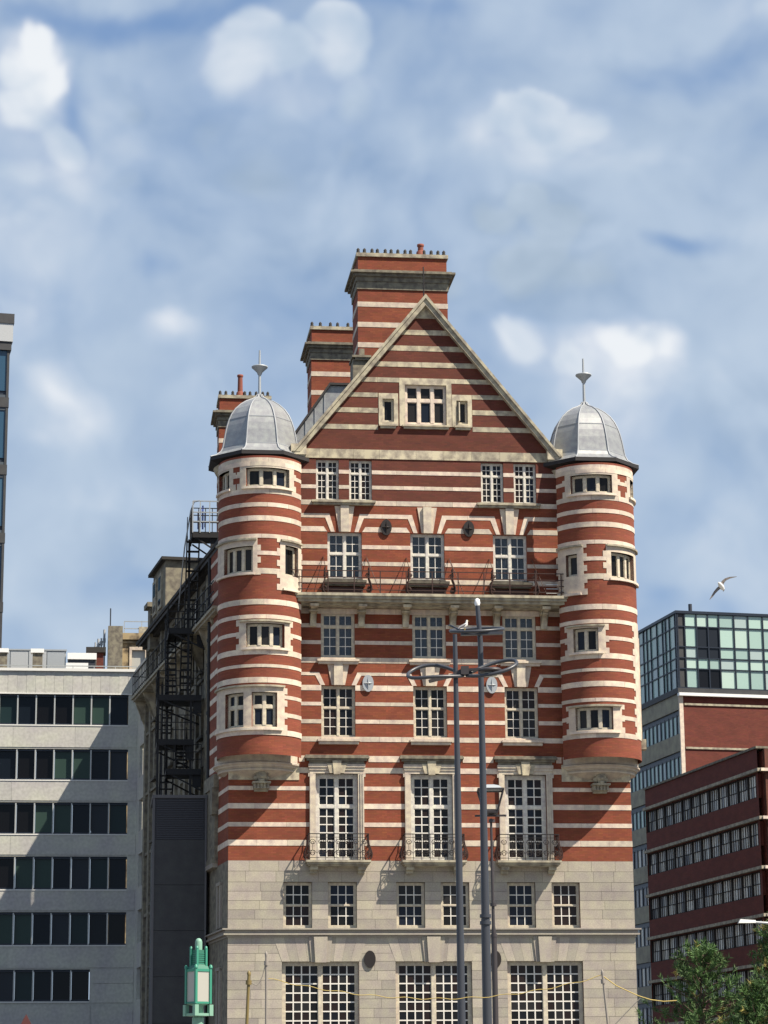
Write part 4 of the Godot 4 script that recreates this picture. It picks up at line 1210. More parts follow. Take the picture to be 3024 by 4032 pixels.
# ------------------------------------------------------------------ white office block on the left
func make_white_block() -> void:
	var z := -38.0
	var T = thing("white_office_block", "white panelled office block with dark ribbon windows, half in shade", "building", FRONT_AT, deg_to_rad(FRONT_TURN))
	var rows := [[24.38, 26.20, -12.92], [21.12, 22.95, -12.90], [17.95, 19.80, -12.88], [14.73, 16.64, -12.86], [11.53, 13.42, -12.86], [8.33, 10.14, -14.9]]
	var ops := []
	for r in rows: ops.append([-27.0, r[2], r[0], r[1]])
	var S := Shape.new()
	var m := {"o": Vector3(0, 0, z), "d": Vector3(1, 0, 0), "n": Vector3(0, 0, 1)}
	panel(S, m, -27.0, -12.38, 0, 26.2, 0, ops, 0.3)
	var wall = obj("front_wall", S, M.panel[1], T)
	# spandrel sheets, a hair proud, and the seamed parapet
	var yy := [26.2, 24.38, 22.95, 21.12, 19.80, 17.95, 16.64, 14.73, 13.42, 11.53, 10.14, 8.33]
	for i in range(1, 11, 2):
		for k in 4: block("spandrel_panel", wall, Vector3(-26.9 + 3.63 * k, yy[i + 1] + 0.10, z), Vector3(-26.9 + 3.63 * (k + 1) - 0.012, yy[i] - 0.02, z + 0.03), M.panel[(i + k) % 3])
	for i in 26: block("parapet_panel", wall, Vector3(-12.40 - 0.545 * (i + 1) + 0.006, 26.26, z), Vector3(-12.40 - 0.545 * i - 0.006, 27.58, z + 0.035 + 0.008 * (i % 2)), M.panel[(i * 2 + i / 3) % 3])
	for k in 3: block("spandrel_panel", wall, Vector3(-14.78 + 0.8 * k * 0, 6.2 - 1.9 * k, z), Vector3(-12.4, 8.0 - 1.9 * k, z + 0.03), M.panel[k])
	block("spandrel_panel", wall, Vector3(-14.78, 9.35, z), Vector3(-12.4, 10.1, z + 0.03), M.panel[0]); block("spandrel_panel", wall, Vector3(-14.78, 8.25, z), Vector3(-12.4, 9.32, z + 0.03), M.panel[2])
	for k in 2: block("spandrel_panel", wall, Vector3(-26.9, 6.1 - 2.0 * k, z), Vector3(-14.85, 8.05 - 2.0 * k, z + 0.03), M.panel[k])
	var C := Shape.new()
	C.box(Vector3(-27, 27.58, z - 0.5), Vector3(-12.3, 27.74, z + 0.16)); C.box(Vector3(-27, 26.2, z - 0.3), Vector3(-12.38, 26.26, z + 0.08)); C.box(Vector3(-27, 26.2, z - 0.5), Vector3(-12.38, 27.6, z))
	for r in rows: C.box(Vector3(-27, r[0] - 0.07, z - 0.25), Vector3(r[2], r[0], z + 0.06))
	obj("coping", C, M.panel_trim, T)
	for r in rows.size():
		var q: Array = rows[r]
		var Fr := Shape.new()
		Fr.box(Vector3(-27, q[1] - 0.13, z - 0.3), Vector3(q[2], q[1], z - 0.12)); Fr.box(Vector3(-27, q[0], z - 0.3), Vector3(q[2], q[0] + 0.10, z - 0.12))
		var fr = obj("ribbon_window", Fr, M.navy, T)
		var x: float = q[2]
		var i := 0
		while x > -26.5:
			var pm: StandardMaterial3D = M.tint[[0, 3, 2, 1, 3, 4, 1, 0][(i * 3 + r * 5) % 8]]
			block("pane", fr, Vector3(x - 1.085 + 0.05, q[0] + 0.10, z - 0.26), Vector3(x - 0.045, q[1] - 0.13, z - 0.245 + 0.004 * (i % 3)), pm)
			block("mullion", fr, Vector3(x - 1.085 - 0.045, q[0] + 0.02, z - 0.27), Vector3(x - 1.085 + 0.035, q[1] - 0.05, z - 0.02), M.aluminium)
			x -= 1.082; i += 1
	# wing coming forward on the right
	var a := deg_to_rad(7.2)
	var Wm := {"o": Vector3(-12.38, 0, z), "d": Vector3(sin(a), 0, cos(a)), "n": Vector3(-cos(a), 0, sin(a))}
	var wo := []
	for r in rows: wo.append([1.2, 8.4, r[0], r[1]])
	var W := Shape.new()
	panel(W, Wm, 0, 9.0, 0, 26.2, 0, wo, 0.25)
	var wing = obj("wing_wall", W, M.panel[2], T)
	var Wp := Shape.new()
	slab(Wp, Wm, 0, 9.0, 26.2, 27.6, -0.4, 0.03); slab(Wp, Wm, -0.1, 9.1, 27.6, 27.74, -0.5, 0.14)
	obj("wing_parapet", Wp, M.panel[0], wing)
	for r in rows:
		for k in 4:
			var G := Shape.new()
			slab(G, Wm, 1.2 + 1.8 * k + 0.05, 3.0 + 1.8 * k - 0.05, r[0] + 0.08, r[1] - 0.08, -0.24, -0.2)
			obj("pane", G, M.tint[(k + int(r[0])) % 5], wing)
	var E := Shape.new()
	E.quad(mp(Wm, 9.0, 0, 0), mp(Wm, 9.0, 0, -6), mp(Wm, 9.0, 27.6, -6), mp(Wm, 9.0, 27.6, 0))
	E.quad(Vector3(-27, 26.3, z), Vector3(-6.4, 26.3, z), Vector3(-6.4, 26.3, z - 16), Vector3(-27, 26.3, z - 16))
	E.quad(Vector3(-27, 0, z - 16), Vector3(-27, 0, z), Vector3(-27, 26.3, z), Vector3(-27, 26.3, z - 16))
	obj("flat_roof", E, M.grime, T)
	# roof rail and the slatted plant screen
	var Rl := Shape.new()
	Rl.bar(Vector3(-27, 28.45, z - 3), Vector3(-12.4, 28.45, z - 3), 0.05, 0.05)
	for i in 12: Rl.bar(Vector3(-26.5 + 1.28 * i, 26.3, z - 3), Vector3(-26.5 + 1.28 * i, 28.45, z - 3), 0.04, 0.04)
	obj("roof_rail", Rl, M.aluminium, T)
	var sc = block("plant_screen", T, Vector3(-27, 26.3, z - 7.35), Vector3(-16.75, 30.15, z - 7.3), M.aluminium)
	for i in 9: block("screen_panel", sc, Vector3(-17.9 - 1.13 * i, 28.0, z - 7.28), Vector3(-16.82 - 1.13 * i, 30.1, z - 7.22 + 0.02 * (i % 2)), M.steel_pale if i % 3 else M.silver)
	block("screen_rail", sc, Vector3(-27, 30.15, z - 7.4), Vector3(-16.7, 30.24, z - 7.18), M.silver)
	block("plant_room", T, Vector3(-16.6, 26.3, z - 9.5), Vector3(-14.9, 29.62, z - 7.2), M.clad_dark)
	block("plant_room_fascia", T, Vector3(-16.65, 29.62, z - 9.6), Vector3(-14.85, 30.02, z - 7.1), M.led)
	block("roof_box", T, Vector3(-16.7, 28.2, z - 5.2), Vector3(-15.35, 28.9, z - 4.4), M.led)
	for x in [-20.6, -18.45]:
		block("roof_vent", T, Vector3(x - 0.3, 27.5, z - 5.4), Vector3(x + 0.3, 29.6, z - 5.0), M.grime)
		block("roof_vent_cap", T, Vector3(x - 0.42, 29.6, z - 5.5), Vector3(x + 0.38, 29.85, z - 4.9), M.led)

func make_left_distance() -> void:
	# brick stack on a roof behind the white block
	var t = thing("brick_stack", "squat dark brick chimney stack on the roofs behind the white office block", "chimney", FRONT_AT + Basis(Vector3.UP, deg_to_rad(FRONT_TURN)) * Vector3(-14.9, 0, -54), deg_to_rad(FRONT_TURN))
	block("stack", t, Vector3(-0.5, 20, -0.5), Vector3(0.5, 31.6, 0.5), M.brick_brown)
	block("cap", t, Vector3(-0.65, 31.6, -0.65), Vector3(0.65, 31.95, 0.65), M.soot)
	block("hip", t, Vector3(-0.3, 26, -0.6), Vector3(2.4, 30.2, 0.6), M.brick_brown)
	# sandstone house with a blocked window
	var s = thing("sandstone_building", "old brown sandstone building with a blocked window, rising behind the white block", "building", FRONT_AT + Basis(Vector3.UP, deg_to_rad(FRONT_TURN)) * Vector3(-12.0, 0, -60), deg_to_rad(FRONT_TURN))
	var sand := textured(ImageTexture.create_from_image(stone_image(256, 21, 1.1, 0.5)), lin(0.36, 0.28, 0.17), 3.0, 0.9)
	var W := Shape.new()
	var m := {}
	panel(W, m, -1.1, 4.0, 0, 33.7, 0, [[-0.45, 0.45, 31.2, 33.0]], 0.25)
	W.box(Vector3(-1.1, 0, -6), Vector3(4.0, 33.6, -0.4))
	obj("wall", W, sand, s)
	block("blocked_window", s, Vector3(-0.45, 31.2, -0.24), Vector3(0.45, 33.0, -0.16), M.blind[1])
	block("window_surround", s, Vector3(-0.62, 33.0, -0.1), Vector3(0.62, 33.22, 0.06), M.stone[1])
	block("window_jamb", s, Vector3(-0.62, 31.2, -0.1), Vector3(-0.45, 33.0, 0.06), M.stone[1])
	block("window_jamb", s, Vector3(0.45, 31.2, -0.1), Vector3(0.62, 33.0, 0.06), M.stone[1])
	block("cornice", s, Vector3(-1.2, 33.7, -6), Vector3(4.1, 34.15, 0.25), sand)
	block("cornice_fillet", s, Vector3(-1.15, 33.45, -6), Vector3(4.1, 33.6, 0.12), sand)
	block("string_course", s, Vector3(-1.2, 30.5, -0.1), Vector3(4.1, 30.75, 0.2), M.grime)
	block("tower_pier", s, Vector3(-2.1, 0, -5), Vector3(-1.1, 34.6, 0.4), M.grime)
	var Rl := Shape.new()
	for y in [34.6, 35.1]: Rl.bar(Vector3(-1.0, y, -0.5), Vector3(4, y, -0.5), 0.06, 0.06)
	for x in [-1.0, 0.2, 1.4, 2.6, 3.8]: Rl.bar(Vector3(x, 34.1, -0.5), Vector3(x, 35.1, -0.5), 0.06, 0.06)
	obj("roof_rail", Rl, M.silver, s)
	var Ms := Shape.new()
	Ms.tube([Vector3(-1.95, 34.5, -0.5), Vector3(-1.95, 36.0, -0.5)], 0.05, 6)
	obj("mast", Ms, M.pole, s)
	block("cap_stone", s, Vector3(0.0, 34.15, -0.9), Vector3(0.7, 34.7, -0.3), M.stone_grey[1])
	for i in 4:
		var f = thing("metal_flue", ["thin silver flue pipe, shortest and leftmost of the row beside the sandstone building", "silver flue pipe with a dark band, second from the left in the row", "plain silver flue pipe, third from the left in the row", "tallest silver flue pipe, against the sandstone pier"][i], "flue", FRONT_AT + Basis(Vector3.UP, deg_to_rad(FRONT_TURN)) * Vector3(-14.95 + 0.2 * i, 0, -60.5), deg_to_rad(FRONT_TURN), "flue pipes beside the sandstone building")
		var P := Shape.new()
		P.tube([Vector3(0, 26, 0), Vector3(0, 33.6 + [0.0, 0.25, 0.3, 0.9][i], 0)], 0.055 + 0.02 * (i % 2), 8)
		obj("pipe", P, M.steel_pale, f)
		var Cc := Shape.new()
		Cc.tube([Vector3(0, 33.0 + 0.2 * i, 0), Vector3(0, 33.3 + 0.2 * i, 0)], 0.10, 8)
		obj("collar", Cc, M.silver, f)
	# glass tower at the left edge of the view
	var gt = thing("glass_tower", "tall dark blue glass tower at the left edge of the view", "building", Vector3(-25.87, 0, -165), deg_to_rad(14.0))
	block("core", gt, Vector3(-16, 0, -16), Vector3(-0.15, 54.4, -0.15), M.navy)
	var tops := [50.2, 45.4, 40.6, 35.8, 31.0, 26.2, 21.4, 16.6, 11.8, 7.0, 2.2]
	for i in 10:
		for k in 8: block("pane", gt, Vector3(-2.0 * (k + 1) + 0.06, tops[i + 1] + 0.5, -0.15), Vector3(-2.0 * k - 0.12, tops[i] - 0.9, -0.08), M.blue_glass[(i + k) % 3])
		block("floor_band", gt, Vector3(-16.1, tops[i] - 0.9, -16), Vector3(-0.02, tops[i] + 0.2, -0.02), M.slate_band)
		block("floor_edge", gt, Vector3(-16.2, tops[i] - 0.1 - 0.6, -16), Vector3(0.05, tops[i] + 0.0, 0.05), M.clad)
	for k in 8: block("pane", gt, Vector3(-2.0 * (k + 1) + 0.06, 50.7, -0.15), Vector3(-2.0 * k - 0.12, 53.6, -0.08), M.blue_glass[k % 2])
	block("soffit", gt, Vector3(-16.3, 53.6, -16), Vector3(0.12, 54.2, 0.12), M.clad)
	block("fascia", gt, Vector3(-16.4, 54.2, -16), Vector3(0.2, 55.5, 0.2), M.steel_pale)
	block("roof_edge", gt, Vector3(-16.4, 55.5, -16), Vector3(0.26, 56.2, 0.26), M.clad)
	block("corner_trim", gt, Vector3(-0.15, 0, -0.3), Vector3(0.02, 53.6, 0.02), M.clad)

# ------------------------------------------------------------------ right-hand side
func make_right_blocks() -> void:
	var turn := deg_to_rad(-76.0)
	# long brick wing with ribbon windows; local x runs towards us along its face, z faces left
	var T = thing("brick_office_wing", "dark red brick office wing with rows of many-paned windows under pale ledges", "building", Vector3(24.695, 0, -165), turn)
	var ledges := [23.92, 20.74, 17.48, 14.37, 11.22, 8.05]
	var S := Shape.new()
	var ops := []
	for y in ledges: ops.append([-22.0, -0.35, y - 1.78, y - 0.18])
	panel(S, {}, -22.0, 0.0, 0, 25.37, 0, ops, 0.35)
	S.box(Vector3(-22.0, 0, -14), Vector3(0.0, 25.2, -0.36))
	var wall = obj("wall", S, M.brick_brown, T)
	block("parapet_coping", T, Vector3(-22.1, 25.37, -14), Vector3(0.1, 25.52, 0.1), M.grime)
	block("end_wall", T, Vector3(0.0, 0, -14.0), Vector3(0.35, 25.3, -0.4), M.brick_far)
	var rest := Shape.new()
	for j in ledges.size():
		var y: float = ledges[j]
		block("ledge", T, Vector3(-22.1, y - 0.12, -0.05), Vector3(0.5, y + 0.08, 0.22), M.stone_grey[1])
		block("ledge_return", T, Vector3(0.35, y - 0.12, -12), Vector3(0.62, y + 0.08, 0.0), M.stone[2])
		for b in 12:
			var x0 := -22.0 + 1.8 * b + 0.13; var x1 := minf(x0 + 1.58, -0.4)
			var F := Shape.new()
			F.box(Vector3(x0, y - 1.78, -0.28), Vector3(x1, y - 1.70, -0.16)); F.box(Vector3(x0, y - 0.26, -0.28), Vector3(x1, y - 0.18, -0.16))
			F.box(Vector3(x0 - 0.16, y - 1.78, -0.3), Vector3(x0, y - 0.18, -0.10)); F.box(Vector3(x0, y - 1.02, -0.27), Vector3(x1, y - 0.97, -0.18))
			for k in range(1, 4): F.box(Vector3(lerpf(x0, x1, k / 4.0) - 0.02, y - 1.70, -0.27), Vector3(lerpf(x0, x1, k / 4.0) + 0.02, y - 0.26, -0.18))
			var w = obj("window", F, M.soot, T)
			var nk := 4 if j < 2 else 2
			for k in nk:
				for h in 2:
					var p := Vector3(lerpf(x0, x1, float(k) / nk) + 0.02, y - 1.70 + 0.73 * h, -0.25)
					var q := Vector3(lerpf(x0, x1, (k + 1.0) / nk) - 0.02, y - 1.02 + 0.76 * h, -0.235 + rng.randf_range(0.0, 0.03))
					if j < 4: block("pane", w, p, q, M.blind[[0, 2, 4, 1, 5, 3, 0, 2, 4, 1][rng.randi() % 10]])
					else: rest.box(p, q)
		var G := Shape.new()
		G.box(Vector3(-22, y - 1.76, -0.33), Vector3(-0.4, y - 0.2, -0.30))
		obj("window_back", G, M.blind[3], T)
	obj("panes", rest, M.blind[1], T).set_meta("kind", "stuff")
	# glass-topped office tower behind it
	var t2 = thing("glass_topped_tower", "office tower with a pale green glass top floor over beige and brown brick walls", "building", Vector3(23.24, 0, -195), turn)
	block("glass_core", t2, Vector3(-16, 34.5, -13), Vector3(-0.12, 40.6, -0.12), M.navy)
	var ry := [34.62, 36.15, 37.02, 37.92, 39.56, 40.62]
	var cx := [-16.0, -14.4, -12.9, -11.6, -10.42, -9.13, -7.85, -7.01, -6.08, -4.63, -3.31, -2.61, -1.71, -0.42, 0.0]
	for j in 5:
		for i in cx.size() - 1:
			block("pane", t2, Vector3(cx[i] + 0.05, ry[j] + 0.04, -0.14), Vector3(cx[i + 1] - 0.05, ry[j + 1] - 0.05, -0.06 + 0.01 * ((i + j) % 2)), M.teal[(i * 7 + j * 3) % 5])
	for y in ry: block("transom", t2, Vector3(-16, y - 0.05, -0.12), Vector3(0.04, y + 0.04, 0.02), M.navy)
	for x in cx: block("mullion", t2, Vector3(x - 0.05, 34.55, -0.12), Vector3(x + 0.05, 40.62, 0.04), M.navy)
	var fz := [0.0, 0.68, 1.68, 2.65, 3.6, 4.88, 6.1, 7.35, 8.6, 9.85, 11.1, 12.3, 13.0]
	for j in 5:
		for i in fz.size() - 1:
			var pm: StandardMaterial3D = M.teal[(i * 2 + j) % 5]
			if i == 0: pm = M.clad
			if (i == 2 or i == 3) and (j == 3 or j == 2): pm = M.tint[4]
			if (i == 2 or i == 3) and j == 0: pm = M.glass[0]
			block("pane", t2, Vector3(-0.14, ry[j] + 0.05, -fz[i + 1] + 0.05), Vector3(-0.05, ry[j + 1] - 0.05, -fz[i] - 0.05), pm)
	for y in ry: block("transom", t2, Vector3(-0.12, y - 0.05, -13), Vector3(0.03, y + 0.04, 0.03), M.navy)
	for z in fz: block("mullion", t2, Vector3(-0.12, 34.55, -z - 0.05), Vector3(0.05, 40.62, -z + 0.05), M.navy)
	block("roof_edge", t2, Vector3(-16.2, 40.6, -13.2), Vector3(0.1, 40.82, 0.1), M.navy)
	block("glass_base", t2, Vector3(-16.1, 34.16, -13.1), Vector3(0.12, 34.56, 0.12), M.clad)
	block("ledge", t2, Vector3(-0.1, 33.92, -13.2), Vector3(0.35, 34.16, 0.1), M.led)
	var Fl := Shape.new()
	Fl.tube([Vector3(-1.0, 40.8, -1.6), Vector3(-1.0, 41.6, -1.6)], 0.16, 8)
	obj("roof_vent", Fl, M.pole, t2)
	# walls under the glass
	block("wall_core", t2, Vector3(-16, 0, -13), Vector3(-0.3, 34.2, -0.3), M.soot)
	block("front_wall", t2, Vector3(-0.3, 0, -13), Vector3(0.0, 33.92, -0.32), M.brick_brown)
	block("corner_strip", t2, Vector3(-0.16, 0, -0.3), Vector3(0.05, 34.1, 0.02), M.stone[2])
	for y in [33.2, 29.72, 26.4]: block("string_course", t2, Vector3(0.0, y, -13), Vector3(0.08, y + 0.16, -0.4), M.stone_grey[1])
	var by := [34.16, 32.88, 30.95, 29.6, 27.72, 26.42, 24.55, 23.25, 21.4, 20.1, 18.2, 16.9, 15.0, 13.7, 11.8, 10.5, 8.6, 7.3, 5.4, 4.1]
	for i in by.size() - 1:
		if i % 2 == 0:
			for k in 2: block("spandrel_panel", t2, Vector3(-16.0 + 7.9 * k, by[i + 1], -0.3), Vector3(-8.11 + 7.9 * k, by[i], 0.0), M.beige)
		else:
			var F := Shape.new()
			F.box(Vector3(-16, by[i] - 0.42, -0.3), Vector3(-0.22, by[i], -0.14)); F.box(Vector3(-16, by[i + 1], -0.3), Vector3(-0.22, by[i + 1] + 0.06, -0.10))
			for k in 17: F.box(Vector3(-16 + 0.93 * k - 0.12, by[i + 1], -0.3), Vector3(-16 + 0.93 * k + 0.07, by[i] - 0.3, -0.12))
			var w = obj("ribbon_window", F, M.navy, t2)
			for k in 17: block("pane", w, Vector3(-16 + 0.93 * k + 0.07, by[i + 1] + 0.06, -0.26), Vector3(-16 + 0.93 * (k + 1) - 0.12, by[i] - 0.42, -0.2), M.teal[(k * 3 + i) % 5] if i < 6 else M.blind[(k * 5 + i) % 6])
# ------------------------------------------------------------------ street furniture
func make_lamps() -> void:
	# double-looped lamp
	var A = thing("street_lamp", "grey street lamp with two leaf-shaped steel loops, one on each side of its mast", "street lamp", Vector3(1.435, 0, -50))
	var S := Shape.new()
	S.tube([Vector3(0, 0, 0), Vector3(0, 4, 0), Vector3(0, 8, 0), Vector3(-0.01, 11.2, 0)], [0.088, 0.078, 0.063, 0.044], 14)
	S.tube([Vector3(0, 0, 0), Vector3(0, 1.2, 0)], [0.11, 0.105], 14)
	obj("mast", S, M.pole, A)
	for q in [[-1.0, 1.12, 0.30, 0.34], [1.0, 1.02, 0.20, 0.30]]:
		var L := Shape.new()
		var pts := []
		var rad := []
		for i in 34:
			var t := TAU * i / 34
			var u := 0.5 - 0.5 * cos(t)
			var wv: float = sin(t) * pow(sin(t * 0.5), 0.6) * q[3]
			var lift: float = (0.02 + 0.10 * sin(u * 3.0)) if q[0] < 0 else 0.02 + 0.26 * u
			pts.append(Vector3(q[0] * (0.04 + u * q[1]) + 0.18, 10.36 + lift - wv * 0.60 - 0.03, wv))
			rad.append(0.038)
		L.tube(pts, rad, 7, true)
		obj("loop", L, M.pole, A)
	var K := Shape.new()
	K.bar(Vector3(-0.02, 10.36, 0), Vector3(0.22, 10.46, 0), 0.10, 0.12); K.bar(Vector3(-0.55, 10.22, 0.1), Vector3(0.0, 10.36, 0.03), 0.12, 0.06); K.bar(Vector3(0.2, 10.46, 0), Vector3(0.75, 10.48, 0.05), 0.10, 0.05)
	K.box(Vector3(0.10, 10.36, -0.10), Vector3(0.26, 10.53, 0.10))
	obj("arm", K, M.pole_dark, A)
	var H := Shape.new()
	H.lathe([Vector2(0.0, -0.06), Vector2(0.12, -0.05), Vector2(0.22, -0.01), Vector2(0.25, 0.03), Vector2(0.20, 0.07), Vector2(0.0, 0.09)], Vector3(0.70, 10.41, 0.05), 18)
	var h = obj("lamp_head", H, M.pole_dark, A)
	var G := Shape.new()
	G.lathe([Vector2(0.0, -0.10), Vector2(0.12, -0.085), Vector2(0.18, -0.04), Vector2(0.17, -0.02)], Vector3(0.70, 10.41, 0.05), 16)
	obj("lens", G, M.lantern, h)
	# ring lamp with a spike
	var Bq = thing("street_lamp", "grey street lamp with a single flat ring under its spiked mast top", "street lamp", Vector3(2.02, 0, -52))
	var P := Shape.new()
	P.tube([Vector3(0, 0, 0), Vector3(0, 5.6, 0)], [0.102, 0.094], 14)
	P.tube([Vector3(0, 5.5, 0), Vector3(0, 11.4, 0), Vector3(-0.05, 12.25, 0)], [0.088, 0.056, 0.048], 14)
	for y in [5.48, 5.62]: P.tube([Vector3(0, y, 0), Vector3(0, y + 0.07, 0)], 0.12, 14)
	obj("mast", P, M.pole, Bq)
	var T := Shape.new()
	T.lathe([Vector2(0.05, 12.2), Vector2(0.065, 12.26), Vector2(0.05, 12.34), Vector2(0.0, 12.37)], Vector3(-0.05, 0, 0), 10)
	obj("cap", T, M.led, Bq)
	var R := Shape.new()
	var ring := []
	for i in 36:
		var t := TAU * i / 36
		ring.append(Vector3(-0.07 + 0.56 * cos(t) - 0.06 * absf(sin(t)), 11.68 - 0.11 * sin(t) + 0.02 * cos(t), 0.42 * sin(t)))
	R.tube(ring, 0.033, 7, true)
	obj("ring", R, M.pole, Bq)
	var Q := Shape.new()
	Q.bar(Vector3(-0.42, 11.53, 0.3), Vector3(0.47, 11.55, 0.3), 0.13, 0.055)
	Q.bar(Vector3(-0.62, 11.78, 0.0), Vector3(-0.30, 11.55, 0.28), 0.045, 0.03); Q.bar(Vector3(0.18, 11.74, -0.3), Vector3(0.38, 11.56, 0.28), 0.045, 0.03); Q.bar(Vector3(-0.06, 11.56, 0.3), Vector3(-0.02, 11.6, 0.0), 0.10, 0.05)
	Q.bar(Vector3(-0.66, 11.79, 0.0), Vector3(-0.35, 11.70, -0.2), 0.04, 0.03)
	obj("strut", Q, M.pole, Bq)
	# old-fashioned open lantern on a thin post behind them
	var C = thing("lantern_post", "thin black lamp post with an empty tapering lantern frame and ladder bar", "street lamp", Vector3(2.78, 0, -66))
	var S2 := Shape.new()
	S2.tube([Vector3(0, 0, 0), Vector3(0, 6.2, 0), Vector3(-0.01, 6.5, 0), Vector3(-0.02, 9.3, 0)], [0.085, 0.075, 0.045, 0.032], 10)
	for y in [6.2, 7.0, 9.2]: S2.tube([Vector3(0, y, 0), Vector3(0, y + 0.08, 0)], 0.085, 10)
	obj("post", S2, M.pole_dark, C)
	var S3 := Shape.new()
	S3.bar(Vector3(-0.42, 9.38, 0), Vector3(0.36, 9.38, 0), 0.05, 0.05)
	for x in [-0.42, 0.36]: S3.lathe([Vector2(0, -0.04), Vector2(0.04, 0), Vector2(0, 0.04)], Vector3(x, 9.38, 0), 8)
	S3.lathe([Vector2(0.03, 9.40), Vector2(0.26, 9.44), Vector2(0.27, 9.50), Vector2(0.18, 9.54)], Vector3(-0.02, 0, 0), 4, false, 0, TAU, PI / 4)
	for k in 4:
		var a := PI / 4 + k * PI / 2
		S3.bar(Vector3(-0.02 + 0.25 * sin(a), 9.5, 0.25 * cos(a)), Vector3(-0.02 + 0.47 * sin(a), 10.05, 0.47 * cos(a)), 0.035, 0.035)
	var tp := []
	for k in 4:
		var a := PI / 4 + k * PI / 2
		tp.append(Vector3(-0.02 + 0.47 * sin(a), 10.06, 0.47 * cos(a)))
	for k in 4: S3.bar(tp[k], tp[(k + 1) % 4], 0.04, 0.04)
	obj("lantern_frame", S3, M.pole_dark, C)
	var S4 := Shape.new()
	S4.lathe([Vector2(0.44, 10.07), Vector2(0.30, 10.16), Vector2(0.12, 10.2), Vector2(0.0, 10.21)], Vector3(-0.02, 0, 0), 4, false, 0, TAU, PI / 4)
	obj("lantern_roof", S4, M.silver, C)
	# green cast-iron lantern in front of the dark shaft
	var G2 = thing("green_lantern", "verdigris green cast lamp standard with frosted panes and a domed cap", "street lamp", Vector3(-3.005, 0, -40), deg_to_rad(38.0))
	var k2 := 40.0 / 30.0
	var yy := func(y: float) -> float: return 1.6 + (y - 1.6) * k2
	var Po := Shape.new()
	Po.tube([Vector3(0, 0, 0), Vector3(0, 1.5, 0), Vector3(0, yy.call(2.78), 0)], [0.15, 0.11, 0.095], 8)
	obj("post", Po, M.copper_pale, G2)
	var Lw := Shape.new()
	Lw.lathe([Vector2(0.08, yy.call(2.76)), Vector2(0.09, yy.call(2.92)), Vector2(0.2, yy.call(2.94))], Vector3.ZERO, 8)
	for q in 4:
		var a := PI / 4 + q * PI / 2
		Lw.box(Vector3(0.15 * sin(a) * 1.3 - 0.035, yy.call(2.80), 0.15 * cos(a) * 1.3 - 0.035), Vector3(0.15 * sin(a) * 1.3 + 0.035, yy.call(2.93), 0.15 * cos(a) * 1.3 + 0.035))
	Lw.box(Vector3(-0.16, yy.call(2.80), -0.16), Vector3(0.16, yy.call(2.80) + 0.04, 0.16))
	obj("bracket", Lw, M.copper_pale, G2)
	var hb := 0.135
	var Fr := Shape.new()
	for sx in [-1.0, 1.0]:
		for sz in [-1.0, 1.0]: Fr.box(Vector3(sx * hb - 0.02, yy.call(2.94), sz * hb - 0.02), Vector3(sx * hb + 0.02, yy.call(3.36), sz * hb + 0.02))
	for y in [[2.94, 2.965], [3.315, 3.345]]: Fr.box(Vector3(-hb - 0.01, yy.call(y[0]), -hb - 0.01), Vector3(hb + 0.01, yy.call(y[1]), hb + 0.01))
	obj("frame", Fr, M.copper, G2)
	for s in 4:
		var Pn := Shape.new()
		Pn.box(Vector3(-hb + 0.02, yy.call(2.965), hb - 0.012), Vector3(hb - 0.02, yy.call(3.315), hb))
		var p = obj("pane", Pn, M.lantern, G2)
		p.rotation.y = s * PI / 2
	var Cp := Shape.new()
	Cp.lathe([Vector2(0.20, yy.call(3.345)), Vector2(0.17, yy.call(3.365)), Vector2(0.12, yy.call(3.40))], Vector3.ZERO, 4, false, 0, TAU, PI / 4)
	Cp.box(Vector3(-0.075, yy.call(3.37), -0.075), Vector3(0.075, yy.call(3.57), 0.075))
	obj("cap", Cp, M.copper_dark, G2)
	var Fn := Shape.new()
	for sx in [-1.0, 1.0]:
		for sz in [-1.0, 1.0]:
			Fn.box(Vector3(sx * 0.085 - 0.018, yy.call(3.37), sz * 0.085 - 0.018), Vector3(sx * 0.085 + 0.018, yy.call(3.585), sz * 0.085 + 0.018))
			Fn.lathe([Vector2(0.025, 0), Vector2(0.02, 0.03), Vector2(0, 0.045)], Vector3(sx * 0.085, yy.call(3.585), sz * 0.085), 8)
			Fn.lathe([Vector2(0.03, 0), Vector2(0.025, 0.04), Vector2(0, 0.06)], Vector3(sx * (hb + 0.005), yy.call(3.355), sz * (hb + 0.005)), 8)
	for i in 6: Fn.box(Vector3(-0.082, yy.call(3.405 + 0.024 * i), -0.082), Vector3(0.082, yy.call(3.412 + 0.024 * i), 0.082))
	obj("fins", Fn, M.copper, G2)
	var Dm := Shape.new()
	Dm.lathe([Vector2(0.058, yy.call(3.56)), Vector2(0.058, yy.call(3.665)), Vector2(0.045, yy.call(3.693)), Vector2(0.02, yy.call(3.708)), Vector2(0, yy.call(3.71))], Vector3.ZERO, 16)
	obj("dome", Dm, M.copper_pale, G2)
	# slim white road lamp behind the pines
	var W = thing("road_lamp", "slim white flat-headed road lamp reaching in above the pines", "street lamp", Vector3(11.2, 0, -70))
	var Wp := Shape.new()
	Wp.tube([Vector3(0, 0, 0), Vector3(0, 6.4, 0), Vector3(-0.1, 6.75, 0), Vector3(-1.1, 6.83, 0)], [0.07, 0.05, 0.045, 0.03], 8)
	obj("mast", Wp, M.steel_pale, W)
	var Wh := Shape.new()
	Wh.hexa([Vector3(-1.45, 6.80, 0.14), Vector3(-0.98, 6.80, 0.14), Vector3(-0.98, 6.87, 0.12), Vector3(-1.40, 6.90, 0.12), Vector3(-1.45, 6.80, -0.14), Vector3(-0.98, 6.80, -0.14), Vector3(-0.98, 6.87, -0.12), Vector3(-1.40, 6.90, -0.12)])
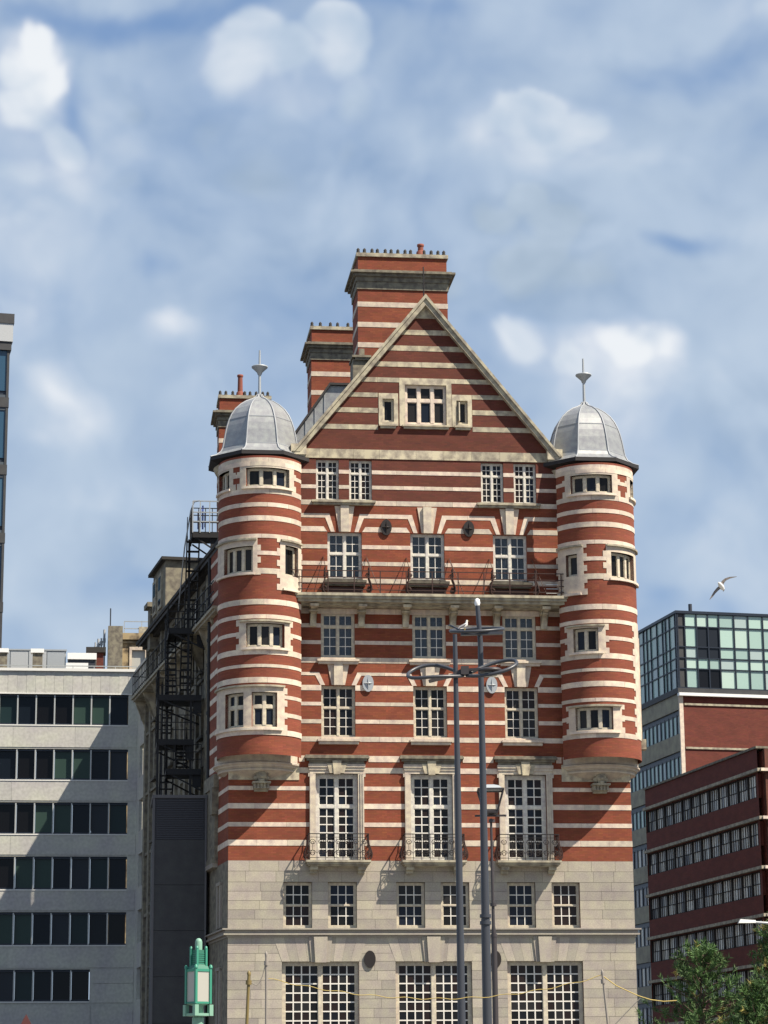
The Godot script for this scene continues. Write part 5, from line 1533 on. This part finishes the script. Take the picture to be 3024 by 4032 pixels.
	obj("lamp_head", Wh, M.led, W)

func make_poles_and_rope() -> void:
	var z := -35.0
	var spec := [[-1.93, 3.56, 0.022, "short brass-topped pole in front of the ashlar wall, left of the other two", M.brass, -0.035], [-1.69, 3.82, 0.016, "tall thin grey pole in front of the ashlar wall with a cord hanging off it", M.pole_grey, 0.0], [2.965, 3.53, 0.016, "thin leaning grey pole by the right end of the yellow rope", M.pole_grey, 0.07]]
	for s in spec:
		var t = thing("rope_pole", s[3], "pole", Vector3(s[0] + s[5] * 4.0, 0, z))
		var S := Shape.new()
		S.tube([Vector3(0, 0, 0), Vector3(-s[5] * 4.0, s[1], 0)], [s[2] * 1.1, s[2]], 8)
		obj("shaft", S, s[4], t)
		var K := Shape.new()
		K.tube([Vector3(-s[5] * 3.9, s[1] - 0.14, 0), Vector3(-s[5] * 3.95, s[1] - 0.08, 0)], s[2] * 1.9, 8)
		K.lathe([Vector2(s[2], s[1] - 0.02), Vector2(s[2] * 1.4, s[1] + 0.02), Vector2(0.0, s[1] + 0.06)], Vector3(-s[5] * 4.0, 0, 0), 8)
		obj("fitting", K, s[4], t)
	var c = thing("hanging_cord", "thin grey cord drooping from the tall grey pole towards the brass one", "cord")
	var C := Shape.new()
	C.tube([Vector3(-1.695, 3.76, z), Vector3(-1.71, 3.66, z), Vector3(-1.74, 3.54, z), Vector3(-1.785, 3.44, z), Vector3(-1.83, 3.41, z), Vector3(-1.92, 3.46, z)], 0.006, 5)
	obj("cord", C, M.pole_grey, c)
	var r = thing("yellow_rope", "long slack yellow rope strung across in front of the lowest windows", "rope")
	var R := Shape.new()
	var pts := []
	for i in 60:
		var t := i / 59.0
		var x := lerpf(-1.66, 2.96, t)
		pts.append(Vector3(x, 3.50 - 1.18 * t * (1 - t) * (1.0 + 0.16 * (t - 0.5)) + 0.012 * sin(i * 1.1), z))
	R.tube(pts, 0.0055, 5)
	obj("rope", R, M.rope, r)
	var r2 = thing("yellow_rope", "short yellow rope end sagging from the building corner into the pine", "rope")
	var R2 := Shape.new()
	R2.tube([Vector3(2.96, 3.5, z), Vector3(3.15, 3.36, z), Vector3(3.45, 3.22, z), Vector3(3.62, 3.165, z), Vector3(3.80, 3.14, z), Vector3(3.98, 3.15, z)], 0.0075, 5)
	obj("rope", R2, M.rope, r2)
	var g = thing("guy_line", "thin grey guy line slanting down before the right corner of the ashlar", "guy line")
	var G := Shape.new()
	G.tube([Vector3(3.48, 3.19, z), Vector3(3.0, 2.72, z), Vector3(0.4, 0.0, z)], 0.007, 5)
	obj("line", G, M.pole_grey, g)
	# warning sign whose top just shows
	var s = thing("warning_sign", "faded triangular red-bordered warning sign on a post before the white block", "road sign", Vector3(-5.0, 0, -35))
	var P := Shape.new()
	P.tube([Vector3(0, 0, -0.03), Vector3(0, 2.95, -0.03)], 0.035, 8)
	obj("post", P, M.steel_pale, s)
	var tri := func(k: float) -> Array: return [Vector2(-0.40 * k, 2.52 - 0.23 * k), Vector2(0.40 * k, 2.52 - 0.23 * k), Vector2(0.0, 2.52 + 0.53 * k)]
	var B := Shape.new()
	B.prism(tri.call(1.0), 0, 0.006)
	obj("border", B, M.sign_red, s)
	var F := Shape.new()
	F.prism(tri.call(0.74), 0.006, 0.010)
	obj("face", F, M.sign_face, s)
	var Sy := Shape.new()
	Sy.box(Vector3(-0.03, 2.45, 0.010), Vector3(0.03, 2.66, 0.014)); Sy.lathe([Vector2(0, -0.045), Vector2(0.045, 0), Vector2(0, 0.045)], Vector3(0, 2.755, 0.01), 10); Sy.box(Vector3(-0.03, 2.36, 0.010), Vector3(0.03, 2.42, 0.014))
	obj("symbol", Sy, M.soot, s)

# ------------------------------------------------------------------ gulls
func blob(S: Shape, pts: Array, rad: Array) -> void:
	S.tube(pts, rad, 10)

func make_gulls() -> void:
	# standing on the ring lamp
	var g = thing("gull", "small white gull standing on the ring of the spiked street lamp", "gull", Vector3(1.69, 11.66, -52.0), deg_to_rad(20))
	g.scale = Vector3.ONE * 0.55
	var S := Shape.new()
	blob(S, [Vector3(-0.20, 0.13, 0), Vector3(-0.10, 0.16, 0), Vector3(0.0, 0.20, 0), Vector3(0.07, 0.25, 0), Vector3(0.085, 0.32, 0), Vector3(0.09, 0.37, 0), Vector3(0.11, 0.41, 0), Vector3(0.13, 0.43, 0)], [0.02, 0.065, 0.085, 0.075, 0.05, 0.043, 0.045, 0.012])
	obj("body", S, M.feather, g)
	for s in [-1.0, 1.0]:
		var W := Shape.new()
		blob(W, [Vector3(0.04, 0.25, s * 0.06), Vector3(-0.06, 0.21, s * 0.075), Vector3(-0.18, 0.14, s * 0.05), Vector3(-0.28, 0.07, s * 0.02)], [0.02, 0.05, 0.04, 0.006])
		obj("wing", W, M.feather_grey, g)
		var L := Shape.new()
		L.tube([Vector3(0.0, 0.13, s * 0.03), Vector3(0.01, 0.0, s * 0.03)], 0.008, 5)
		obj("leg", L, M.beak, g)
	var B := Shape.new()
	B.tube([Vector3(0.13, 0.41, 0), Vector3(0.19, 0.395, 0)], [0.014, 0.004], 6)
	obj("beak", B, M.beak, g)
	# gliding over the glass-topped tower
	var f = thing("gull", "gull in flight with long bent wings above the glass-topped tower", "gull", Vector3(8.28, 14.26, -60))
	var F := Shape.new()
	blob(F, [Vector3(-0.075, 0.085, 0.1), Vector3(-0.05, 0.06, 0.09), Vector3(-0.02, 0.03, 0.05), Vector3(0.02, -0.01, 0.0), Vector3(0.05, -0.045, -0.06), Vector3(0.08, -0.07, -0.1)], [0.012, 0.04, 0.055, 0.06, 0.045, 0.015])
	obj("body", F, M.feather, f)
	var Tl := Shape.new()
	Tl.hexa([Vector3(0.05, -0.05, -0.05), Vector3(0.07, -0.03, -0.05), Vector3(0.115, -0.05, -0.15), Vector3(0.07, -0.105, -0.15), Vector3(0.05, -0.05, -0.06), Vector3(0.07, -0.03, -0.06), Vector3(0.115, -0.05, -0.16), Vector3(0.07, -0.105, -0.16)])
	obj("tail", Tl, M.feather_grey, f)
	for w in [[[0.0, 0.02], [-0.09, -0.05], [-0.17, -0.14], [-0.235, -0.24], [-0.295, -0.33]], [[0.0, 0.04], [0.04, 0.12], [0.11, 0.185], [0.22, 0.225], [0.40, 0.245]]]:
		var W := Shape.new()
		var ch := [0.075, 0.075, 0.06, 0.045, 0.008]
		for i in 4:
			var a := Vector3(w[i][0], w[i][1], 0.02); var b := Vector3(w[i + 1][0], w[i + 1][1], 0.02)
			var d := (b - a).normalized()
			var nn := Vector3(d.y, -d.x, 0) * (1.0 if w[4][0] > 0 else -1.0)
			var k := Vector3(0, 0, -0.012)
			var q := [a - nn * ch[i] * 0.3, a + nn * ch[i] * 0.7, b + nn * ch[i + 1] * 0.7, b - nn * ch[i + 1] * 0.3]
			if w[4][0] < 0: q = [q[1], q[0], q[3], q[2]]
			W.hexa([q[0], q[1], q[2], q[3], q[0] + k, q[1] + k, q[2] + k, q[3] + k])
		obj("wing", W, M.wing, f)

# ------------------------------------------------------------------ pines at the lower right
func make_pine(label: String, at: Vector3, h: float, spread: float, seed_: int, count: int, golden: float) -> void:
	var r := RandomNumberGenerator.new(); r.seed = seed_
	var t = thing("pine_tree", label, "pine tree", at, 0.0, "pines at the lower right")
	var T := Shape.new()
	T.tube([Vector3(0, 0, 0), Vector3(0.05, h * 0.4, 0.03), Vector3(-0.03, h * 0.75, 0), Vector3(0, h * 0.97, 0)], [h * 0.022, h * 0.016, h * 0.009, 0.012], 8)
	var tips := []
	var n := 92
	for i in n:
		var u := (i + r.randf()) / n
		var y := h * (0.22 + 0.76 * u)
		var reach := spread * (0.22 + 0.95 * pow(1.0 - u, 0.95)) * r.randf_range(0.55, 1.08)
		var a := i * 2.399 + r.randf_range(-0.4, 0.4)
		var e := Vector3(cos(a) * reach, reach * r.randf_range(0.15, 0.55), sin(a) * reach)
		var o := Vector3(0, y, 0)
		T.tube([o, o + e * 0.55 + Vector3(0, -0.04, 0), o + e], [0.03, 0.02, 0.008], 5)
		var k := 7
		for j in k:
			var s := 0.30 + 0.72 * j / (k - 1.0)
			var off := Vector3(r.randf_range(-1, 1), r.randf_range(-0.5, 0.7), r.randf_range(-1, 1)) * reach * 0.26
			tips.append([o + e * s + off, (e.normalized() * 0.7 + off.normalized() * 0.5 + Vector3(0, 0.8, 0)).normalized()])
	for i in 5: tips.append([Vector3(r.randf_range(-0.1, 0.1), h * (0.93 + 0.02 * i), r.randf_range(-0.1, 0.1)), Vector3.UP])
	obj("trunk", T, M.bark, t)
	# needle tufts: brushes of thin blades round short shoots
	var V := PackedVector3Array(); var N := PackedVector3Array(); var C := PackedColorArray()
	for q in tips:
		var tone := r.randf_range(0.62, 1.35)
		var base := Color(0.052, 0.105, 0.032)
		if r.randf() < golden: base = Color(0.17, 0.15, 0.045)
		var shoot: Vector3 = q[1]
		for b in count:
			var s := r.randf()
			var ang := r.randf() * TAU
			var side := shoot.cross(Vector3(cos(ang), 0.3, sin(ang))).normalized()
			var d := (side * r.randf_range(0.5, 1.0) + shoot * r.randf_range(0.35, 1.0)).normalized()
			var p: Vector3 = q[0] + shoot * (s * 0.24 - 0.08)
			var l := r.randf_range(0.11, 0.20)
			var wv := d.cross(Vector3(r.randf_range(-1, 1), r.randf_range(-1, 1), r.randf_range(-1, 1))).normalized() * 0.016
			V.append(p - wv); V.append(p + d * l); V.append(p + wv)
			var nn := wv.cross(d).normalized()
			for z in 3:
				N.append(nn)
				C.append(Color(base.r * tone * (1.0 if z != 1 else 1.25), base.g * tone * (1.0 if z != 1 else 1.25), base.b * tone))
	var arr := []
	arr.resize(Mesh.ARRAY_MAX)
	arr[Mesh.ARRAY_VERTEX] = V; arr[Mesh.ARRAY_NORMAL] = N; arr[Mesh.ARRAY_COLOR] = C
	var am := ArrayMesh.new()
	am.add_surface_from_arrays(Mesh.PRIMITIVE_TRIANGLES, arr)
	var o := MeshInstance3D.new()
	o.mesh = am; o.material_override = M.needles
	put(o, "crown", t)

# ------------------------------------------------------------------ sky
func cloud_at(d: Vector3, na: FastNoiseLite, nb: FastNoiseLite, nc: FastNoiseLite, puffs: Array) -> Color:
	var el := asin(clampf(d.y, -1, 1))
	var az := atan2(d.x, -d.z)
	var up := clampf(d.y, 0.0, 1.0)
	# clear air: deep above, paler towards the horizon
	var air := Vector3(0.085, 0.205, 0.475).lerp(Vector3(0.34, 0.50, 0.72), pow(1.0 - up, 2.6))
	var wx := na.get_noise_3d(d.x * 7.0 + 5.0, d.y * 7.0, d.z * 7.0)
	var wy := na.get_noise_3d(d.x * 7.0, d.y * 7.0 + 9.0, d.z * 7.0)
	var q := d + Vector3(wx, wy, wx * wy) * 0.022
	var big := nb.get_noise_3d(q.x, q.y * 1.6, q.z)
	var mid := nc.get_noise_3d(q.x, q.y * 1.2, q.z)
	var fine := nc.get_noise_3d(q.x * 3.1 + 3.0, q.y * 3.7, q.z * 3.1)
	var lit := nc.get_noise_3d(q.x * 3.1 + 3.0 + 0.028, q.y * 3.7 + 0.04, q.z * 3.1)
	var billow := 1.0 - 2.2 * absf(nc.get_noise_3d(q.x * 2.2 + 7.0, q.y * 2.4, q.z * 2.2))
	# a broken veil of thin cloud everywhere
	var dens := clampf(0.70 + 0.52 * big + 0.34 * mid + 0.20 * fine, 0.0, 1.0)
	dens = dens * dens * (3.0 - 2.0 * dens) * 0.84
	var shade := 0.42 + 0.22 * mid + 0.10 * fine
	for p in puffs:
		var px: float = (az - p[0] + 0.016 * wx + 0.010 * mid) / (p[2] * 1.22)
		var py: float = (el - p[1] + 0.016 * wy + 0.010 * mid) / (p[3] * 1.22)
		var rr := sqrt(px * px + py * py) - 0.18 * billow + 0.26 * mid + 0.40 * fine + 0.06
		var soft: float = maxf(p[5] * 1.5, 0.5) * (clampf(1.05 - 0.55 * py, 0.5, 1.6) if p[4] > 0.0 else 1.1)
		var e := clampf((1.0 - rr) / soft, 0.0, 1.0)
		e = e * e * (3.0 - 2.0 * e)
		if p[4] < 0.0:
			dens *= 1.0 - e * 0.72
		else:
			var b: float = p[4] + 0.13 * clampf(py, -1.0, 1.0) + 0.12 * mid + 0.14 * fine + 0.28 * (fine - lit) + 0.05 * billow
			shade = lerpf(shade, b, e * 0.92)
			dens = maxf(dens, e * p[6])
	shade = clampf(shade, 0.0, 1.0)
	var white := Vector3(0.34, 0.44, 0.56).lerp(Vector3(0.53, 0.63, 0.75), clampf(shade * 2.0, 0.0, 1.0))
	if shade > 0.5: white = white.lerp(Vector3(0.86, 0.89, 0.92), (shade - 0.5) * 2.0)
	var c := air.lerp(white, clampf(dens, 0.0, 1.0))
	return Color(c.x, c.y, c.z)

func make_sky() -> Image:
	var na := FastNoiseLite.new(); na.seed = 4; na.frequency = 1.0; na.fractal_octaves = 3
	var nb := FastNoiseLite.new(); nb.seed = 18; nb.frequency = 2.2; nb.fractal_octaves = 4
	var nc := FastNoiseLite.new(); nc.seed = 31; nc.frequency = 8.0; nc.fractal_octaves = 5; nc.fractal_gain = 0.5
	# individual clouds and gaps: azimuth, elevation, half width, half height (radians), brightness (below 0: a gap), softness, thickness
	var puffs := []
	for p in PUFFS: puffs.append([deg_to_rad(p[0]), deg_to_rad(p[1]), deg_to_rad(p[2]), deg_to_rad(p[3]), p[4], p[5], p[6]])
	var r := RandomNumberGenerator.new(); r.seed = 77
	for i in 150:
		var a := r.randf_range(-180, 180)
		if absf(a) < 16.0: continue
		var b := pow(r.randf(), 1.4) * 70.0
		var w := r.randf_range(2.5, 8.0)
		puffs.append([deg_to_rad(a), deg_to_rad(b), deg_to_rad(w) / maxf(cos(deg_to_rad(b)), 0.3), deg_to_rad(w * r.randf_range(0.5, 0.8)), r.randf_range(0.3, 0.95) if r.randf() < 0.75 else -1.0, r.randf_range(0.5, 1.0), 0.9])
	var W := 4096; var H := 2048
	var k := 8
	var small := Image.create(W / k, H / k, false, Image.FORMAT_RGBF)
	for y in H / k:
		var el := PI / 2 - PI * (y + 0.5) * k / H
		for x in W / k:
			var az := wrapf(TAU * (x + 0.5) * k / W, -PI, PI)
			var e2 := maxf(el, 0.0)
			var d := Vector3(sin(az) * cos(e2), sin(e2), -cos(az) * cos(e2))
			if el < -0.15: small.set_pixel(x, y, Color(0.20, 0.20, 0.19))
			else: small.set_pixel(x, y, cloud_at(d, na, nb, nc, _near(puffs, az)))
	small.resize(W, H, Image.INTERPOLATE_CUBIC)
	var x0 := -int(W * 14.0 / 360.0); var x1 := int(W * 14.0 / 360.0)
	var y0 := int(H * (90.0 - 31.0) / 180.0); var y1 := int(H * (90.0 - 3.0) / 180.0)
	var near := _near(puffs, 0.0)
	for y in range(y0, y1):
		var el := PI / 2 - PI * (y + 0.5) / H
		for x in range(x0, x1):
			var az := TAU * (x + 0.5) / W
			small.set_pixel(posmod(x, W), y, cloud_at(Vector3(sin(az) * cos(el), sin(el), -cos(az) * cos(el)), na, nb, nc, near))
	return small

func _near(puffs: Array, az: float) -> Array:
	var out := []
	for p in puffs:
		if absf(angle_difference(az, p[0])) < p[2] * 1.7 + 0.3: out.append(p)
	return out

# [azimuth, elevation, half width, half height, brightness, softness, thickness] in degrees from straight ahead
const PUFFS := [
	[-8.61, 20.06, 2.86, 3.27, 0.60, 0.90, 0.90],
	[-8.62, 18.05, 2.21, 1.93, 0.72, 0.90, 0.90],
	[-2.80, 21.35, 4.02, 2.22, 0.30, 0.90, 0.85],
	[-1.25, 19.92, 2.98, 1.93, 0.24, 0.90, 0.85],
	[-5.85, 22.89, 1.40, 1.11, 0.46, 0.70, 0.75],
	[-6.32, 21.17, 1.76, 1.34, 0.50, 0.90, 0.80],
	[5.89, 21.31, 3.01, 0.94, 0.50, 0.80, 0.80],
	[8.28, 19.93, 2.24, 1.05, 0.50, 0.90, 0.75],
	[5.06, 24.24, 2.76, 0.41, 0.34, 1.00, 0.50],
	[8.40, 15.89, 1.95, 1.75, 0.42, 0.90, 0.80],
	[7.69, 13.32, 1.92, 0.94, 0.50, 0.90, 0.75],
	[-6.37, 13.65, 2.77, 1.17, 0.48, 1.00, 0.80],
	[-3.39, 16.43, 1.95, 1.29, 0.50, 0.90, 0.75],
	[-2.78, 14.68, 1.45, 1.11, 0.58, 0.90, 0.75],
	[-6.26, 24.97, 3.74, 0.53, -1.00, 0.60, 1.00],
	[-7.15, 22.91, 0.54, 1.02, -1.00, 0.60, 1.00],
	[-0.15, 25.05, 3.10, 0.41, -1.00, 0.80, 1.00],
	[7.84, 23.65, 2.55, 0.88, -1.00, 0.90, 1.00],
	[7.06, 19.77, 1.18, 0.28, -1.00, 0.70, 1.00],
	[6.21, 11.74, 0.84, 0.47, -1.00, 0.90, 1.00],
	[8.09, 11.56, 0.95, 0.47, -1.00, 0.90, 1.00],
	[-5.68, 11.86, 1.97, 0.53, -1.00, 1.00, 1.00],
	[-5.31, 19.24, 0.74, 0.29, -1.00, 1.00, 1.00],
	[-8.42, 24.07, 0.80, 0.67, 0.97, 0.40, 0.97],
	[-8.96, 23.68, 0.83, 0.76, 0.92, 0.45, 0.95],
	[-8.06, 23.38, 0.89, 0.88, 0.97, 0.40, 0.97],
	[-8.68, 22.51, 1.20, 0.88, 0.82, 0.60, 0.93],
	[-7.68, 21.58, 1.07, 1.05, 0.62, 0.60, 0.85],
	[-8.52, 21.09, 1.63, 1.29, 0.66, 0.80, 0.90],
	[-3.12, 24.22, 0.74, 0.58, 0.64, 0.40, 0.88],
	[-3.55, 23.57, 0.99, 0.82, 0.58, 0.50, 0.88],
	[-2.61, 23.69, 0.96, 0.82, 0.60, 0.50, 0.88],
	[-1.64, 24.20, 0.80, 0.64, 0.62, 0.40, 0.88],
	[-1.30, 23.53, 1.21, 0.99, 0.56, 0.55, 0.88],
	[-0.80, 22.79, 1.20, 0.99, 0.48, 0.70, 0.86],
	[-2.36, 22.73, 1.71, 1.17, 0.46, 0.80, 0.86],
	[4.08, 22.75, 0.70, 0.53, 0.66, 0.40, 0.90],
	[3.38, 22.37, 0.95, 0.58, 0.60, 0.45, 0.90],
	[4.81, 22.21, 1.01, 0.64, 0.60, 0.50, 0.90],
	[2.63, 21.99, 0.95, 0.64, 0.50, 0.60, 0.85],
	[4.11, 21.78, 1.76, 0.82, 0.58, 0.70, 0.90],
	[3.71, 20.76, 0.81, 0.64, 0.20, 0.40, 0.95],
	[3.08, 20.26, 1.00, 0.82, 0.18, 0.45, 0.95],
	[4.37, 20.11, 1.00, 0.82, 0.17, 0.42, 0.95],
	[3.68, 19.38, 1.67, 1.11, 0.14, 0.50, 0.96],
	[5.07, 18.87, 1.42, 0.88, 0.16, 0.55, 0.95],
	[2.25, 18.89, 1.24, 0.88, 0.22, 0.70, 0.90],
	[3.33, 17.59, 0.80, 0.64, 0.82, 0.60, 0.90],
	[4.59, 17.03, 1.22, 0.94, 0.84, 0.60, 0.92],
	[5.69, 17.28, 1.10, 0.88, 0.97, 0.45, 0.96],
	[6.48, 17.37, 0.80, 0.70, 0.88, 0.50, 0.94],
	[5.42, 16.31, 1.83, 1.17, 0.90, 0.80, 0.93],
	[4.96, 15.16, 2.00, 1.34, 0.74, 0.90, 0.86],
	[-7.06, 15.79, 1.15, 0.82, 0.86, 0.70, 0.88],
	[-7.79, 16.29, 0.97, 0.76, 0.80, 0.70, 0.86],
	[-8.19, 15.35, 1.27, 0.99, 0.68, 0.80, 0.82],
	[-4.86, 17.86, 0.68, 0.50, 0.84, 0.55, 0.80],
	[-4.31, 17.64, 0.61, 0.41, 0.68, 0.70, 0.75],
	[9.38, 24.73, 1.61, 0.70, 0.62, 0.80, 0.90],
]

func _ready() -> void:
	rng.seed = 5
	# camera: long lens, tilted up, with the slight roll of a hand-held shot
	var cam := Camera3D.new()
	cam.fov = 23.249
	cam.near = 0.5; cam.far = 3000.0
	cam.transform = Transform3D(CAM, Vector3(0, 1.6, 0))
	add_child(cam)
	cam.current = true
	# sky, sun and exposure
	var we := WorldEnvironment.new()
	var env := Environment.new()
	env.background_mode = Environment.BG_SKY
	var pm := PanoramaSkyMaterial.new()
	pm.panorama = ImageTexture.create_from_image(make_sky())
	pm.energy_multiplier = 1.0
	var sky := Sky.new()
	sky.sky_material = pm
	env.sky = sky
	env.background_energy_multiplier = SKY_ENERGY
	env.tonemap_mode = Environment.TONE_MAPPER_LINEAR
	env.tonemap_exposure = EXPOSURE
	env.sdfgi_enabled = true; env.ssao_enabled = true; env.ssil_enabled = true
	we.environment = env
	add_child(we)
	var sun := DirectionalLight3D.new()
	sun.light_energy = SUN_ENERGY
	sun.light_color = Color(1.0, 0.95, 0.87)
	sun.light_angular_distance = 0.5
	sun.shadow_enabled = true
	var az := deg_to_rad(55.0); var el := deg_to_rad(53.0)
	var f := Basis(Vector3.UP, deg_to_rad(FRONT_TURN))
	var to_sun: Vector3 = f * Vector3(sin(az) * cos(el), sin(el), cos(az) * cos(el))
	sun.transform = Transform3D(Basis.looking_at(-to_sun, Vector3.UP), Vector3(0, 80, 0))
	add_child(sun)
	make_materials()
	# ground
	var G := Shape.new()
	G.quad(Vector3(-1500, 0, 300), Vector3(1500, 0, 300), Vector3(1500, 0, -2500), Vector3(-1500, 0, -2500))
	var gr = obj("ground", G, M.asphalt)
	gr.set_meta("kind", "structure")
	var Pv := Shape.new()
	Pv.box(Vector3(-60, -0.1, -103), Vector3(60, 0.12, -15))
	var pv = obj("pavement", Pv, M.paving)
	pv.set_meta("kind", "structure")
	var B = thing("striped_building", "tall gabled building striped in red brick and white stone with two domed corner turrets", "building", FRONT_AT, deg_to_rad(FRONT_TURN))
	make_front(B)
	make_gable(B)
	make_turret(B, -1.0)
	make_turret(B, 1.0)
	make_long_balcony(B)
	make_sides(B)
	make_fire_escape()
	make_shaft()
	make_white_block()
	make_left_distance()
	make_right_blocks()
	make_lamps()
	make_poles_and_rope()
	make_gulls()
	make_pine("dense green pine with a pointed top, in front of the brick wing", Vector3(8.65, 0, -70), 6.15, 2.1, 41, 20, 0.03)
	make_pine("golden-tipped pine cut off by the right edge of the view", Vector3(10.9, 0, -71), 6.9, 1.7, 43, 20, 0.20)
	make_pine("low dull green pine between the two taller pines", Vector3(9.75, 0, -67.5), 4.95, 1.7, 47, 20, 0.10)
